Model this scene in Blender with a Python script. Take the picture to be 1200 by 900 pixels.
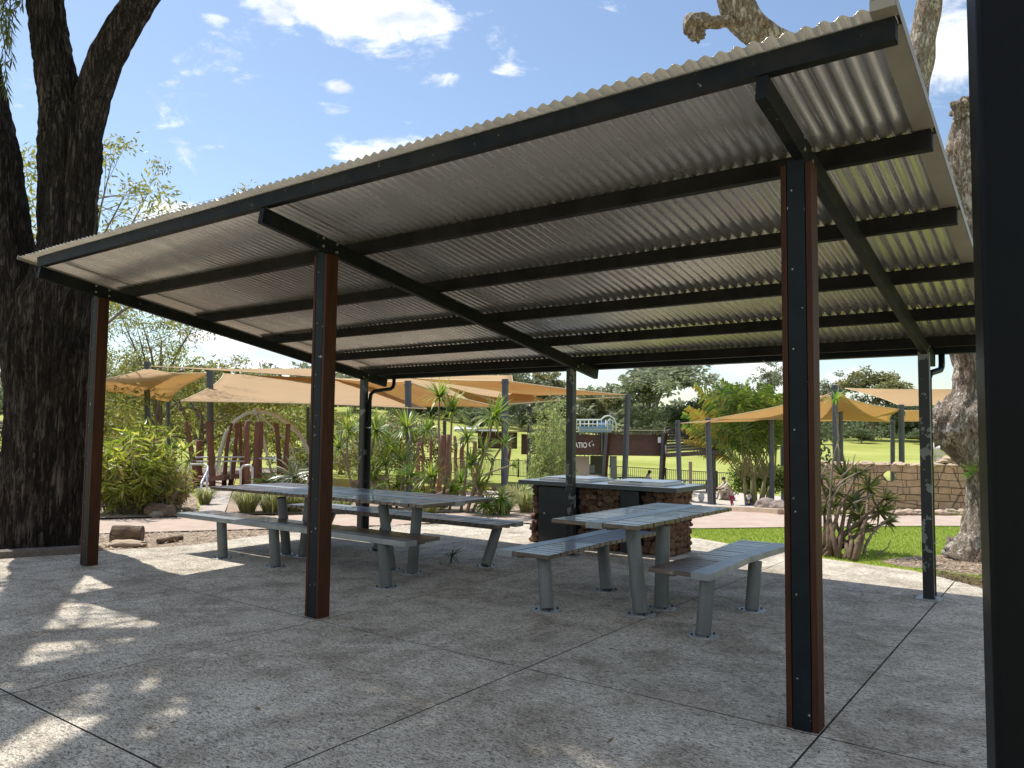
import bpy, bmesh, math, random
import numpy as np
from mathutils import Vector, Matrix, noise as mnoise

for o in list(bpy.data.objects): bpy.data.objects.remove(o, do_unlink=True)
sc = bpy.context.scene
COL = sc.collection
R_ = math.radians

# ---------------------------------------------------------------- camera
CH, CF, YAW, PITCH, ROLL = 1.45, 906.16, 0.632991, 0.062738, 0.010874
Fv = np.array([-math.sin(YAW)*math.cos(PITCH), math.cos(YAW)*math.cos(PITCH), math.sin(PITCH)])
Rv = np.array([math.cos(YAW), math.sin(YAW), 0.0]); Uv = np.cross(Rv, Fv)
Rv, Uv = Rv*math.cos(ROLL)+Uv*math.sin(ROLL), -Rv*math.sin(ROLL)+Uv*math.cos(ROLL)
cd = bpy.data.cameras.new('camera'); cam = bpy.data.objects.new('camera', cd); COL.objects.link(cam)
cd.sensor_width = 36; cd.lens = CF/1200*36; cd.clip_end = 3000; cd.clip_start = 0.05
m = Matrix(((Rv[0], Uv[0], -Fv[0], 0), (Rv[1], Uv[1], -Fv[1], 0), (Rv[2], Uv[2], -Fv[2], CH), (0, 0, 0, 1)))
cam.matrix_world = m
sc.camera = cam

# ---------------------------------------------------------------- sun, sky, exposure
SUN_EL = R_(61)
SUN = Vector((-1.0, 0.10, 0)).normalized()*math.cos(SUN_EL) + Vector((0, 0, math.sin(SUN_EL)))
sl = bpy.data.lights.new('sun', 'SUN'); sl.energy = 3.4; sl.angle = R_(0.5); sl.color = (1, .96, .88)
so = bpy.data.objects.new('sun', sl); COL.objects.link(so); so.location = (0, 0, 30)
so.rotation_euler = SUN.to_track_quat('Z', 'Y').to_euler()
sc.view_settings.view_transform = 'Standard'; sc.view_settings.look = 'None'
sc.view_settings.gamma = 1; sc.view_settings.use_curve_mapping = False
sc.view_settings.exposure = 0.85
w = bpy.data.worlds.new('World'); sc.world = w; w.use_nodes = True
nt = w.node_tree; nt.nodes.clear()
def N(nt, typ, **kw):
    n = nt.nodes.new(typ)
    for k, v in kw.items():
        if k.startswith('i_'):
            key = k[2:]; key = int(key) if key.isdigit() else key.replace('_', ' ')
            n.inputs[key].default_value = v
        else: setattr(n, k, v)
    return n
def pix_dir(x, y):
    d = Fv*CF + Rv*(x-600) - Uv*(y-450); return d/np.linalg.norm(d)
sky = N(nt, 'ShaderNodeTexSky', sky_type='NISHITA', sun_disc=False)
sky.sun_elevation = SUN_EL; sky.sun_rotation = math.atan2(SUN.x, SUN.y)
sky.air_density = 1.1; sky.dust_density = .5; sky.ozone_density = 1.0
tc = N(nt, 'ShaderNodeTexCoord')
# clouds: soft noise inside a few patches of the sky
CL = [(415, 16, 215, 64, 1.1), (330, 20, 60, 30, .9), (446, 178, 115, 36, .95), (160, 140, 200, 80, .30), (396, 128, 50, 22, .72), (394, 101, 34, 15, .68), (255, 20, 30, 15, .7), (596, 86, 40, 20, .66), (524, 94, 34, 16, .64),
      (1110, 50, 80, 100, 1.15), (1075, 190, 60, 40, .6), (1120, 210, 70, 45, .9), (215, 250, 95, 34, 1.2), (120, 300, 120, 60, .9), (285, 395, 120, 55, 1.2), (330, 425, 120, 30, 1.0), (60, 380, 90, 60, .8),
      (880, 430, 120, 40, .85), (1010, 440, 90, 30, .75), (700, 420, 80, 30, .7), (-150, 100, 150, 150, 1.0), (1400, 300, 200, 150, 1.0), (600, 400, 140, 40, .6)]
msk = None
# unseen cloud banks added to fill the shade, overhead, behind, beside (direction, angular size)
FILL_CLOUDS = [((.1, -.1, 1), .75, .6), ((.35, -.8, .55), .8, .5), ((.9, -.25, .5), .7, .5), ((-.5, -.9, .5), .7, .45), ((1, .6, .35), .45, .3), ((.2, .55, 1), .4, .3)]
for (cx, cy, sx, sy, wt) in CL + [(f[0], None, f[1], f[2], 1.2) for f in FILL_CLOUDS]:
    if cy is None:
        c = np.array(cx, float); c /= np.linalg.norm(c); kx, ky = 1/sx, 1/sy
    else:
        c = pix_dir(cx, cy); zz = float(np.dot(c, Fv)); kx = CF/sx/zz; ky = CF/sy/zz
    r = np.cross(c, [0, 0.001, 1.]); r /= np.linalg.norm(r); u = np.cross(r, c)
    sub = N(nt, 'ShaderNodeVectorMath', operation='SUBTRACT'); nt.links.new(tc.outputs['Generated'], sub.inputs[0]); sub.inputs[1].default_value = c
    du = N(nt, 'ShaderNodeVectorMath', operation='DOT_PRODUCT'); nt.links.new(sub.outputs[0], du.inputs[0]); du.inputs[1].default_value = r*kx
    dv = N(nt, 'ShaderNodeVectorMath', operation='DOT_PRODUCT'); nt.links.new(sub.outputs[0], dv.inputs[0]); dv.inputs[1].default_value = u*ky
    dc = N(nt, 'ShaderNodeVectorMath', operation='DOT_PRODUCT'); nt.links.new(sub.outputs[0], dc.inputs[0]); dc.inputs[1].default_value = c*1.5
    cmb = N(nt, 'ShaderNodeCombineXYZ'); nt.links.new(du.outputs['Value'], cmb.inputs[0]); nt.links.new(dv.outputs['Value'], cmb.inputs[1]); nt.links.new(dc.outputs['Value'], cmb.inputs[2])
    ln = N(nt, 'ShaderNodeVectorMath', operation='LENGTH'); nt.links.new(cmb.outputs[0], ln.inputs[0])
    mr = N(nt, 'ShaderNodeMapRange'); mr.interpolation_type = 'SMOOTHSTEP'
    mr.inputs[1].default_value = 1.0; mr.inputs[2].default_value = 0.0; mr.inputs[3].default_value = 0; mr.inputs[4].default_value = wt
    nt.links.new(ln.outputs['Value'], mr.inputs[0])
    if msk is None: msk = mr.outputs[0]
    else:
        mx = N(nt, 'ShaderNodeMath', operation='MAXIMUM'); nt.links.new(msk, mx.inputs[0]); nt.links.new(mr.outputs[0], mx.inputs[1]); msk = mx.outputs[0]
mp = N(nt, 'ShaderNodeMapping'); mp.inputs['Scale'].default_value = (5, 5, 11); nt.links.new(tc.outputs['Generated'], mp.inputs[0])
ns = N(nt, 'ShaderNodeTexNoise', i_Scale=2.3, i_Detail=10.0, i_Roughness=.64, i_Distortion=.35); nt.links.new(mp.outputs[0], ns.inputs['Vector'])
a1 = N(nt, 'ShaderNodeMath', operation='MULTIPLY_ADD'); nt.links.new(ns.outputs['Fac'], a1.inputs[0]); a1.inputs[1].default_value = 3.0; a1.inputs[2].default_value = -1.72
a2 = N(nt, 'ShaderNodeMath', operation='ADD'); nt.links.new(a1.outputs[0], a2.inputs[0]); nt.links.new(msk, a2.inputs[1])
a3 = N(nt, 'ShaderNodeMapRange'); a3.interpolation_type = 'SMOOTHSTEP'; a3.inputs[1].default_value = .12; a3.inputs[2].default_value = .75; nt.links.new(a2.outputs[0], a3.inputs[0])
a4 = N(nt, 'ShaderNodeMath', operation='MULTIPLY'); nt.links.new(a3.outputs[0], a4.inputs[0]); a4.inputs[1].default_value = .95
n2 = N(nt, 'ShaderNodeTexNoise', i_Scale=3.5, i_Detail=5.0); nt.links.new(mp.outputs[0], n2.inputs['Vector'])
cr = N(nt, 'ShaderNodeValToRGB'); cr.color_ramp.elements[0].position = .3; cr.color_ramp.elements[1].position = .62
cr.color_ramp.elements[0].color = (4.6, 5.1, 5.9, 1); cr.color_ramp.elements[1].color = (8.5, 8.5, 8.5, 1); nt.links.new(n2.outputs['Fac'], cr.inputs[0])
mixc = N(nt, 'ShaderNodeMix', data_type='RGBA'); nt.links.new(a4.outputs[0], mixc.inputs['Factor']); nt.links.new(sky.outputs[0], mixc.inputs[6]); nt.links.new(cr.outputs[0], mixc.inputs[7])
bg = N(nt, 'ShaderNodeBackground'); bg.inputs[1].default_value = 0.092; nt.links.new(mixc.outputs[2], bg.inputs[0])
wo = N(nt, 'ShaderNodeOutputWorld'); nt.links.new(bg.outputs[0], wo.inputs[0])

# ---------------------------------------------------------------- pixel (1200x900 grid) to world helpers
def at(x, y, d):
    return Vector(np.array([0, 0, CH]) + (Fv*CF + Rv*(x-600) - Uv*(y-450))*(d/CF))
_sy, _cy = math.sin(YAW), math.cos(YAW)
def g(x, y):
    """ground height"""
    x = np.asarray(x, float); y = np.asarray(y, float)
    d = -_sy*x + _cy*y; l = _cy*x + _sy*y
    a = np.clip(l/np.maximum(d, 6), -1.2, 1.2)
    s = np.interp(a, [-.4, 0, .28], [.02, .055, .086])
    z1 = -s*np.clip(d-14.6, 0, 27.4)
    t = np.clip((d-42)/33, 0, 1); t = t*t*(3-2*t)
    z = z1*(1-t) + -2.1*t
    zf = np.interp(a, [-.8, -.66, -.3, -.2, -.05, 0, .12, .2, .45, .8], [3., 3.5, 5.8, 5.8, 3.4, 3., 1.2, .1, .9, 1.])
    t2 = np.clip((d-75)/65, 0, 1)
    z = z*(1-t2) + zf*t2
    z = z + np.clip(d-140, 0, 120)*.035
    return z
def gz(x, y): return float(g(x, y))
def G(px, py, zoff=0.0):
    """where the ray of a photo pixel meets the ground"""
    dd = Fv*CF + Rv*(px-600) - Uv*(py-450); dd = dd/CF
    t = 1.0; prev = 1.0
    while t < 400:
        p = np.array([0, 0, CH]) + dd*t
        if p[2] < gz(p[0], p[1])+zoff: break
        prev = t; t += .25 if t < 60 else 1.0
    lo, hi = prev, t
    for _ in range(20):
        mdl = (lo+hi)/2; p = np.array([0, 0, CH]) + dd*mdl
        if p[2] < gz(p[0], p[1])+zoff: hi = mdl
        else: lo = mdl
    p = np.array([0, 0, CH]) + dd*hi
    return Vector(p)
def depth(p): return float(np.dot(np.array(p)-np.array([0, 0, CH]), Fv))
def zplane(px, py, z):
    dd = Fv*CF + Rv*(px-600) - Uv*(py-450); t = (z-CH)/dd[2]
    return Vector(np.array([0, 0, CH]) + dd*t)

# ---------------------------------------------------------------- object helpers
def tag(o, label=None, cat=None, group=None, kind=None):
    if label: o['label'] = label
    if cat: o['category'] = cat
    if group: o['group'] = group
    if kind: o['kind'] = kind
    return o
def thing(name, loc, label, cat, group=None, rz=0):
    o = bpy.data.objects.new(name, None); COL.objects.link(o); o.location = loc; o.rotation_euler = (0, 0, rz)
    o.empty_display_size = .2
    return tag(o, label, cat, group)
def wloc(o):
    v = Vector((0, 0, 0))
    while o is not None: v = v + Vector(o.location); o = o.parent
    return v
class MB:
    def __init__(s): s.v = []; s.f = []; s.n = 0; s.smooth = False
    def add(s, vs, fs):
        b = s.n; s.v.append(np.asarray(vs, float).reshape(-1, 3)); s.f += [tuple(i+b for i in f) for f in fs]; s.n += len(s.v[-1]); return s
    def box(s, c, size, rot=None, bev=0):
        hx, hy, hz = [q/2 for q in size]
        P = np.array([(x, y, z) for z in (-hz, hz) for y in (-hy, hy) for x in (-hx, hx)])
        if rot is not None: P = P @ np.array(rot.to_matrix() if hasattr(rot, 'to_matrix') else rot).T
        P = P + np.array(c)
        return s.add(P, [(0, 2, 3, 1), (4, 5, 7, 6), (0, 1, 5, 4), (2, 6, 7, 3), (0, 4, 6, 2), (1, 3, 7, 5)])
    def bar(s, a, b, wd, ht, up=(0, 0, 1)):
        a = Vector(a); b = Vector(b); d = (b-a).normalized(); up = Vector(up)
        r = d.cross(up); r = r.normalized() if r.length > 1e-6 else Vector((1, 0, 0)); u = r.cross(d).normalized()
        P = []
        for p in (a, b):
            for (i, j) in ((-1, -1), (1, -1), (1, 1), (-1, 1)): P.append(p + r*(i*wd/2) + u*(j*ht/2))
        return s.add([tuple(p) for p in P], [(0, 1, 2, 3), (7, 6, 5, 4), (0, 4, 5, 1), (1, 5, 6, 2), (2, 6, 7, 3), (3, 7, 4, 0)])
    def tube(s, pts, rad, seg=10, cap=True, lump=0, lsc=3.0, seed=0, flat=1.0):
        pts = [Vector(p) for p in pts]; n = len(pts)
        if not hasattr(rad, '__len__'): rad = [rad]*n
        V = []; prevr = None
        for i, p in enumerate(pts):
            t = (pts[min(i+1, n-1)] - pts[max(i-1, 0)]).normalized()
            if prevr is None:
                r = t.cross(Vector((0, 0, 1)));
                if r.length < .15: r = t.cross(Vector((1, 0, 0)))
            else: r = prevr - t*prevr.dot(t)
            r.normalize(); prevr = r; u = t.cross(r)
            for k in range(seg):
                an = 2*math.pi*k/seg; q = r*math.cos(an) + u*(math.sin(an)*flat); rr = rad[i]
                if lump:
                    e = p + q*rr; rr *= 1 + lump*(mnoise.noise((e*lsc) + Vector((seed*7.1, seed*3.3, 0))))
                V.append(tuple(p + q*rr))
        Fc = []
        for i in range(n-1):
            for k in range(seg):
                k2 = (k+1) % seg; Fc.append((i*seg+k, i*seg+k2, (i+1)*seg+k2, (i+1)*seg+k))
        if cap: Fc.append(tuple(range(seg-1, -1, -1))); Fc.append(tuple((n-1)*seg+k for k in range(seg)))
        return s.add(V, Fc)
    def poly_prism(s, pts, z0, z1):
        n = len(pts); V = [(p[0], p[1], z0) for p in pts] + [(p[0], p[1], z1) for p in pts]
        return s.add(V, [tuple(range(n-1, -1, -1)), tuple(range(n, 2*n))] + [(i, (i+1) % n, n+(i+1) % n, n+i) for i in range(n)])
    def blob(s, c, r, seed=0, amp=.25, sc_=1.5, sub=3, rz=0):
        bm = bmesh.new(); bmesh.ops.create_icosphere(bm, subdivisions=sub, radius=1)
        V = []
        cz, szn = math.cos(rz), math.sin(rz)
        for v in bm.verts:
            k = 1 + amp*mnoise.noise(v.co*sc_ + Vector((seed*5.3, seed, 0))) + amp*.4*mnoise.noise(v.co*sc_*3.1 + Vector((seed, 0, 9)))
            x, y, z = v.co.x*r[0]*k, v.co.y*r[1]*k, v.co.z*r[2]*k
            V.append((c[0]+x*cz-y*szn, c[1]+x*szn+y*cz, c[2]+z))
        Fc = [tuple(v.index for v in f.verts) for f in bm.faces]; bm.free()
        return s.add(V, Fc)
    def build(s, name, mat, parent=None, smooth=False, origin=None, bevel=0, fix=True):
        V = np.concatenate(s.v) if s.v else np.zeros((0, 3))
        me = bpy.data.meshes.new(name)
        off = np.array(wloc(parent)) if parent is not None else (np.array(origin) if origin is not None else np.zeros(3))
        me.from_pydata((V-off).tolist(), [], s.f); me.update()
        me.materials.append(mat)
        if fix:
            bm = bmesh.new(); bm.from_mesh(me); bmesh.ops.recalc_face_normals(bm, faces=bm.faces); bm.to_mesh(me); bm.free()
        if smooth: me.polygons.foreach_set('use_smooth', [True]*len(me.polygons))
        o = bpy.data.objects.new(name, me); COL.objects.link(o)
        if parent is not None: o.parent = parent
        elif origin is not None: o.location = origin
        if bevel:
            b = o.modifiers.new('bevel', 'BEVEL'); b.width = bevel; b.segments = 2; b.limit_method = 'ANGLE'; b.angle_limit = R_(40)
        return o
def quadmesh(name, V, nq, mat, parent=None, origin=None, k=4):
    """V: (nq*k,3) with every k verts one face"""
    off = np.array(wloc(parent)) if parent is not None else (np.array(origin) if origin is not None else np.zeros(3))
    me = bpy.data.meshes.new(name); V = (V-off).astype(np.float32)
    me.vertices.add(len(V)); me.vertices.foreach_set('co', V.ravel())
    me.loops.add(nq*k); me.loops.foreach_set('vertex_index', np.arange(nq*k, dtype=np.int32))
    me.polygons.add(nq); me.polygons.foreach_set('loop_start', np.arange(0, nq*k, k, dtype=np.int32))
    me.update(calc_edges=True); me.materials.append(mat)
    o = bpy.data.objects.new(name, me); COL.objects.link(o)
    if parent is not None: o.parent = parent
    elif origin is not None: o.location = origin
    return o
def stripmesh(name, strips, mat, parent=None, origin=None):
    """strips: array (n, m, 2, 3): m cross-sections of left/right points, connected islands"""
    S = np.asarray(strips, float); n, mm = S.shape[:2]
    off = np.array(wloc(parent)) if parent is not None else (np.array(origin) if origin is not None else np.zeros(3))
    V = (S.reshape(-1, 3)-off).astype(np.float32)
    base = (np.arange(n)*mm*2)[:, None, None]; j = np.arange(mm-1)[None, :, None]
    q = np.array([0, 1, 3, 2])[None, None, :]
    idx = (base + j*2 + q).astype(np.int32).ravel(); nq = n*(mm-1)
    me = bpy.data.meshes.new(name); me.vertices.add(len(V)); me.vertices.foreach_set('co', V.ravel())
    me.loops.add(nq*4); me.loops.foreach_set('vertex_index', idx)
    me.polygons.add(nq); me.polygons.foreach_set('loop_start', np.arange(0, nq*4, 4, dtype=np.int32))
    me.update(calc_edges=True); me.materials.append(mat)
    o = bpy.data.objects.new(name, me); COL.objects.link(o)
    if parent is not None: o.parent = parent
    elif origin is not None: o.location = origin
    return o
def copy_tree(o, parent=None):
    c = o.copy(); COL.objects.link(c); c.parent = parent
    for ch in list(o.children): copy_tree(ch, c)
    return c

# ---------------------------------------------------------------- materials
def mat(name, col, rough=.6, metal=0, var=None, vscale=3, bump=0, bscale=30, bdetail=6, stretch=(1, 1, 1), spec=.5, patch=None, coat=0):
    """col base colour; var second colour mixed by noise; patch=(colour, scale, threshold, softness) worn marks"""
    m = bpy.data.materials.new(name); m.use_nodes = True; t = m.node_tree; b = t.nodes['Principled BSDF']
    b.inputs['Roughness'].default_value = rough; b.inputs['Metallic'].default_value = metal
    b.inputs['Specular IOR Level'].default_value = spec; b.inputs['Coat Weight'].default_value = coat
    b.inputs['Base Color'].default_value = (*col, 1)
    tcn = N(t, 'ShaderNodeTexCoord'); mpn = N(t, 'ShaderNodeMapping'); mpn.inputs['Scale'].default_value = stretch
    t.links.new(tcn.outputs['Object'], mpn.inputs[0]); out = None
    if var:
        nn = N(t, 'ShaderNodeTexNoise', i_Scale=vscale, i_Detail=8.0, i_Roughness=.65); t.links.new(mpn.outputs[0], nn.inputs['Vector'])
        r = N(t, 'ShaderNodeValToRGB'); r.color_ramp.elements[0].position = .35; r.color_ramp.elements[1].position = .65
        r.color_ramp.elements[0].color = (*col, 1); r.color_ramp.elements[1].color = (*var, 1)
        t.links.new(nn.outputs['Fac'], r.inputs[0]); out = r.outputs[0]
    if patch:
        pc, ps, pt, pw = patch
        pn = N(t, 'ShaderNodeTexNoise', i_Scale=ps, i_Detail=4.0, i_Roughness=.6); t.links.new(tcn.outputs['Object'], pn.inputs['Vector'])
        pr = N(t, 'ShaderNodeMapRange'); pr.inputs[1].default_value = pt; pr.inputs[2].default_value = pt+pw; t.links.new(pn.outputs['Fac'], pr.inputs[0])
        mx = N(t, 'ShaderNodeMix', data_type='RGBA'); t.links.new(pr.outputs[0], mx.inputs['Factor'])
        if out is not None: t.links.new(out, mx.inputs[6])
        else: mx.inputs[6].default_value = (*col, 1)
        mx.inputs[7].default_value = (*pc, 1); out = mx.outputs[2]
    if out is not None: t.links.new(out, b.inputs['Base Color'])
    if bump:
        bn = N(t, 'ShaderNodeTexNoise', i_Scale=bscale, i_Detail=float(bdetail), i_Roughness=.7); t.links.new(mpn.outputs[0], bn.inputs['Vector'])
        bb = N(t, 'ShaderNodeBump'); bb.inputs['Strength'].default_value = min(1, bump); bb.inputs['Distance'].default_value = .01 if bump <= 1 else .01*bump
        t.links.new(bn.outputs['Fac'], bb.inputs['Height']); t.links.new(bb.outputs[0], b.inputs['Normal'])
    return m
def leafmat(name, cols, trans=.4, rough=.5, spec=.35):
    """each leaf (mesh island) takes its own hue"""
    m = bpy.data.materials.new(name); m.use_nodes = True; t = m.node_tree; b = t.nodes['Principled BSDF']
    b.inputs['Roughness'].default_value = rough; b.inputs['Specular IOR Level'].default_value = spec
    ge = N(t, 'ShaderNodeNewGeometry'); r = N(t, 'ShaderNodeValToRGB'); t.links.new(ge.outputs['Random Per Island'], r.inputs[0])
    e = r.color_ramp.elements
    while len(e) < len(cols): e.new(.5)
    for i, c in enumerate(cols): e[i].position = i/(len(cols)-1); e[i].color = (*c, 1)
    t.links.new(r.outputs[0], b.inputs['Base Color'])
    tr = N(t, 'ShaderNodeBsdfTranslucent'); hs = N(t, 'ShaderNodeHueSaturation', i_Saturation=1.1, i_Value=1.5); t.links.new(r.outputs[0], hs.inputs['Color']); t.links.new(hs.outputs[0], tr.inputs[0])
    ms = N(t, 'ShaderNodeMixShader'); ms.inputs[0].default_value = trans
    t.links.new(b.outputs[0], ms.inputs[1]); t.links.new(tr.outputs[0], ms.inputs[2]); t.links.new(ms.outputs[0], t.nodes['Material Output'].inputs[0])
    return m
# ================================================================ GROUND AND SURFACES
def grassmat(name, c1, c2, c3, sc1=.25, bump=.6):
    m = bpy.data.materials.new(name); m.use_nodes = True; t = m.node_tree; b = t.nodes['Principled BSDF']
    b.inputs['Roughness'].default_value = .9; b.inputs['Specular IOR Level'].default_value = .15
    tcn = N(t, 'ShaderNodeTexCoord')
    n1 = N(t, 'ShaderNodeTexNoise', i_Scale=sc1, i_Detail=6.0, i_Roughness=.6); t.links.new(tcn.outputs['Object'], n1.inputs['Vector'])
    n2 = N(t, 'ShaderNodeTexNoise', i_Scale=14.0, i_Detail=8.0, i_Roughness=.8); t.links.new(tcn.outputs['Object'], n2.inputs['Vector'])
    r1 = N(t, 'ShaderNodeValToRGB'); r1.color_ramp.elements[0].position = .35; r1.color_ramp.elements[1].position = .65
    r1.color_ramp.elements[0].color = (*c1, 1); r1.color_ramp.elements[1].color = (*c2, 1); t.links.new(n1.outputs['Fac'], r1.inputs[0])
    r2 = N(t, 'ShaderNodeMapRange'); r2.inputs[1].default_value = .45; r2.inputs[2].default_value = .75; r2.inputs[4].default_value = .6; t.links.new(n2.outputs['Fac'], r2.inputs[0])
    mx = N(t, 'ShaderNodeMix', data_type='RGBA'); t.links.new(r2.outputs[0], mx.inputs['Factor']); t.links.new(r1.outputs[0], mx.inputs[6]); mx.inputs[7].default_value = (*c3, 1)
    t.links.new(mx.outputs[2], b.inputs['Base Color'])
    bb = N(t, 'ShaderNodeBump'); bb.inputs['Strength'].default_value = bump; bb.inputs['Distance'].default_value = .03
    t.links.new(n2.outputs['Fac'], bb.inputs['Height']); t.links.new(bb.outputs[0], b.inputs['Normal'])
    return m
M_field = grassmat('field_grass', (.25, .28, .055), (.39, .40, .12), (.19, .21, .045), .10)
M_lawn = grassmat('lawn_grass', (.23, .27, .04), (.29, .33, .06), (.14, .17, .025), .8)

def concrete_mat():
    m = bpy.data.materials.new('textured_concrete'); m.use_nodes = True; t = m.node_tree; b = t.nodes['Principled BSDF']
    tcn = N(t, 'ShaderNodeTexCoord')
    def nz(scale, detail, rough, dist=0, vec=None):
        n = N(t, 'ShaderNodeTexNoise', i_Scale=scale, i_Detail=detail, i_Roughness=rough, i_Distortion=dist); t.links.new(vec or tcn.outputs['Object'], n.inputs['Vector']); return n.outputs['Fac']
    def ramp(fac, a, ca, bb_, cb):
        r = N(t, 'ShaderNodeValToRGB'); r.color_ramp.elements[0].position = a; r.color_ramp.elements[0].color = (*ca, 1); r.color_ramp.elements[1].position = bb_; r.color_ramp.elements[1].color = (*cb, 1); t.links.new(fac, r.inputs[0]); return r.outputs[0]
    def mul(a, b_, f=1.0):
        mx = N(t, 'ShaderNodeMix', data_type='RGBA', blend_type='MULTIPLY'); mx.inputs['Factor'].default_value = f; t.links.new(a, mx.inputs[6]); t.links.new(b_, mx.inputs[7]); return mx.outputs[2]
    # dashes of the trowelled, washed finish
    mp1 = N(t, 'ShaderNodeMapping'); mp1.inputs['Scale'].default_value = (1, 2.6, 1); mp1.inputs['Rotation'].default_value = (0, 0, .5); t.links.new(tcn.outputs['Object'], mp1.inputs[0])
    pits = nz(33, 6, .78, 1.3, mp1.outputs[0])
    base = ramp(nz(.7, 6, .6), .32, (.80, .71, .59), .68, (.92, .83, .70))
    c = mul(base, ramp(nz(3.2, 8, .7, .6), .36, (.72, .71, .69), .55, (1, 1, 1)))
    c = mul(c, ramp(pits, .42, (.15, .15, .15), .53, (1, 1, 1)), .95)
    c = mul(c, ramp(nz(1.7, 7, .7, .8), .38, (.64, .61, .57), .56, (1, 1, 1)), .9)
    c = mul(c, ramp(nz(110, 3, .6), .36, (.62, .62, .62), .55, (1, 1, 1)), .6)
    t.links.new(c, b.inputs['Base Color'])
    b.inputs['Roughness'].default_value = .82; b.inputs['Specular IOR Level'].default_value = .35
    bb = N(t, 'ShaderNodeBump'); bb.inputs['Strength'].default_value = .9; bb.inputs['Distance'].default_value = .010; t.links.new(pits, bb.inputs['Height'])
    b2 = N(t, 'ShaderNodeBump'); b2.inputs['Strength'].default_value = .25; b2.inputs['Distance'].default_value = .02; t.links.new(nz(5, 6, .6), b2.inputs['Height']); t.links.new(bb.outputs[0], b2.inputs['Normal'])
    t.links.new(b2.outputs[0], b.inputs['Normal']); return m
M_conc = concrete_mat()
M_joint = mat('joint_dirt', (.05, .045, .035), .95, var=(.22, .19, .14), vscale=6)
M_path = mat('terracotta_paving', (.37, .275, .22), .85, var=(.45, .35, .285), vscale=2.5, bump=.5, bscale=60)
M_kids = mat('pale_paving', (.50, .44, .38), .85, var=(.42, .38, .33), vscale=1.2, bump=.4, bscale=40)
M_mulch = mat('mulch_bed', (.42, .33, .24), .95, var=(.20, .14, .10), vscale=14, bump=1.5, bscale=35)
M_edge = mat('sandstone_edge', (.48, .36, .26), .85, var=(.36, .27, .2), vscale=4, bump=.6, bscale=25)

def axis(n_near, near, far, k):
    a = np.linspace(-near, near, n_near); e = near*np.power(k, np.arange(1, 200)); e = e[e < far]; e = np.append(e, far)
    return np.concatenate([-e[::-1], a, e])
dl = np.concatenate([-np.array([500, 250, 120, 60, 30, 15])[0:6], np.arange(-8, 60, .7), 60*np.power(1.045, np.arange(0, 55))]); dl = dl[dl < 650]
ll = axis(110, 36, 500, 1.07)
DD, LL = np.meshgrid(dl, ll, indexing='ij')
X = LL*_cy - DD*_sy; Y = LL*_sy + DD*_cy
Z = g(X, Y)-.03
nr, nc = DD.shape; V = np.stack([X, Y, Z], -1).reshape(-1, 3)
ii, jj = np.meshgrid(np.arange(nr-1), np.arange(nc-1), indexing='ij'); a0 = (ii*nc+jj).ravel()
mb = MB(); mb.add(V, np.stack([a0, a0+1, a0+nc+1, a0+nc], 1).tolist())
gr = mb.build('ground', M_field, smooth=True); tag(gr, kind='structure')

def drape(name, pts, mt, off, kind='structure', grid=1.0, cuts=(), zfun=None, rag=0, seed=0):
    """a sheet following the ground; cuts=[(axis, value, gap)] opens joints"""
    if rag:
        rnd = random.Random(seed); q = []
        for i in range(len(pts)):
            a, b = Vector(pts[i][:2]), Vector(pts[(i+1) % len(pts)][:2]); n = max(1, int((b-a).length/.35))
            for k in range(n):
                p = a.lerp(b, k/n); q.append((p.x+rnd.uniform(-rag, rag), p.y+rnd.uniform(-rag, rag)))
        pts = q
    bm = bmesh.new(); vs = [bm.verts.new((p[0], p[1], 0)) for p in pts]
    f = bm.faces.new(vs); bmesh.ops.triangulate(bm, faces=[f])
    xs = [p[0] for p in pts]; ys = [p[1] for p in pts]
    def cut(co, no): bmesh.ops.bisect_plane(bm, geom=bm.verts[:]+bm.edges[:]+bm.faces[:], plane_co=co, plane_no=no, dist=1e-5)
    for ax, lo, hi in ((0, min(xs), max(xs)), (1, min(ys), max(ys))):
        v = math.floor(lo/grid)*grid + grid
        while v < hi:
            cut(((v, 0, 0) if ax == 0 else (0, v, 0)), ((1, 0, 0) if ax == 0 else (0, 1, 0))); v += grid
    for ax, v, gap in cuts:
        for s in (-1, 1):
            vv = v+s*gap/2; cut(((vv, 0, 0) if ax == 0 else (0, vv, 0)), ((1, 0, 0) if ax == 0 else (0, 1, 0)))
        kill = [f for f in bm.faces if abs(f.calc_center_median()[ax]-v) < gap/2]
        bmesh.ops.delete(bm, geom=kill, context='FACES')
    for v in bm.verts: v.co.z = (gz(v.co.x, v.co.y) if zfun is None else zfun(v.co.x, v.co.y)) + off
    for f in bm.faces:
        f.normal_update()
        if f.normal.z < 0: f.normal_flip()
    me = bpy.data.meshes.new(name); bm.to_mesh(me); bm.free(); me.materials.append(mt)
    o = bpy.data.objects.new(name, me); COL.objects.link(o)
    if kind: o['kind'] = kind
    return o
def GP(l): return [tuple(G(*p)[:2]) for p in l]
patio = [(-14, -6), (-10.4, 1.0), (-9.69, 3.65), (-9.51, 4.29), (-9.03, 5.5), (-9.13, 6.7), (-8.51, 9.12), (-7.6, 10.1), (-6.98, 10.45), (-5.6, 10.5), (-4.3, 10.35), (-3.6, 10.04), (-2.5, 9.68), (-1.5, 9.45), (-.74, 8.82), (.6, 7.9), (4, 6.5), (8, 6), (8, -6)]
drape('patio_joint_bed', patio, M_joint, -.012)
drape('concrete_patio', patio, M_conc, 0.0, cuts=[(0, -2.8, .009), (0, -4.74, .009), (0, -1.06, .011), (0, -8.46, .009), (0, -6.62, .008), (0, .78, .01), (1, 3.985, .009), (1, 1.87, .011), (1, 7.87, .008), (1, 5.95, .006), (1, -.2, .01)])
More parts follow.
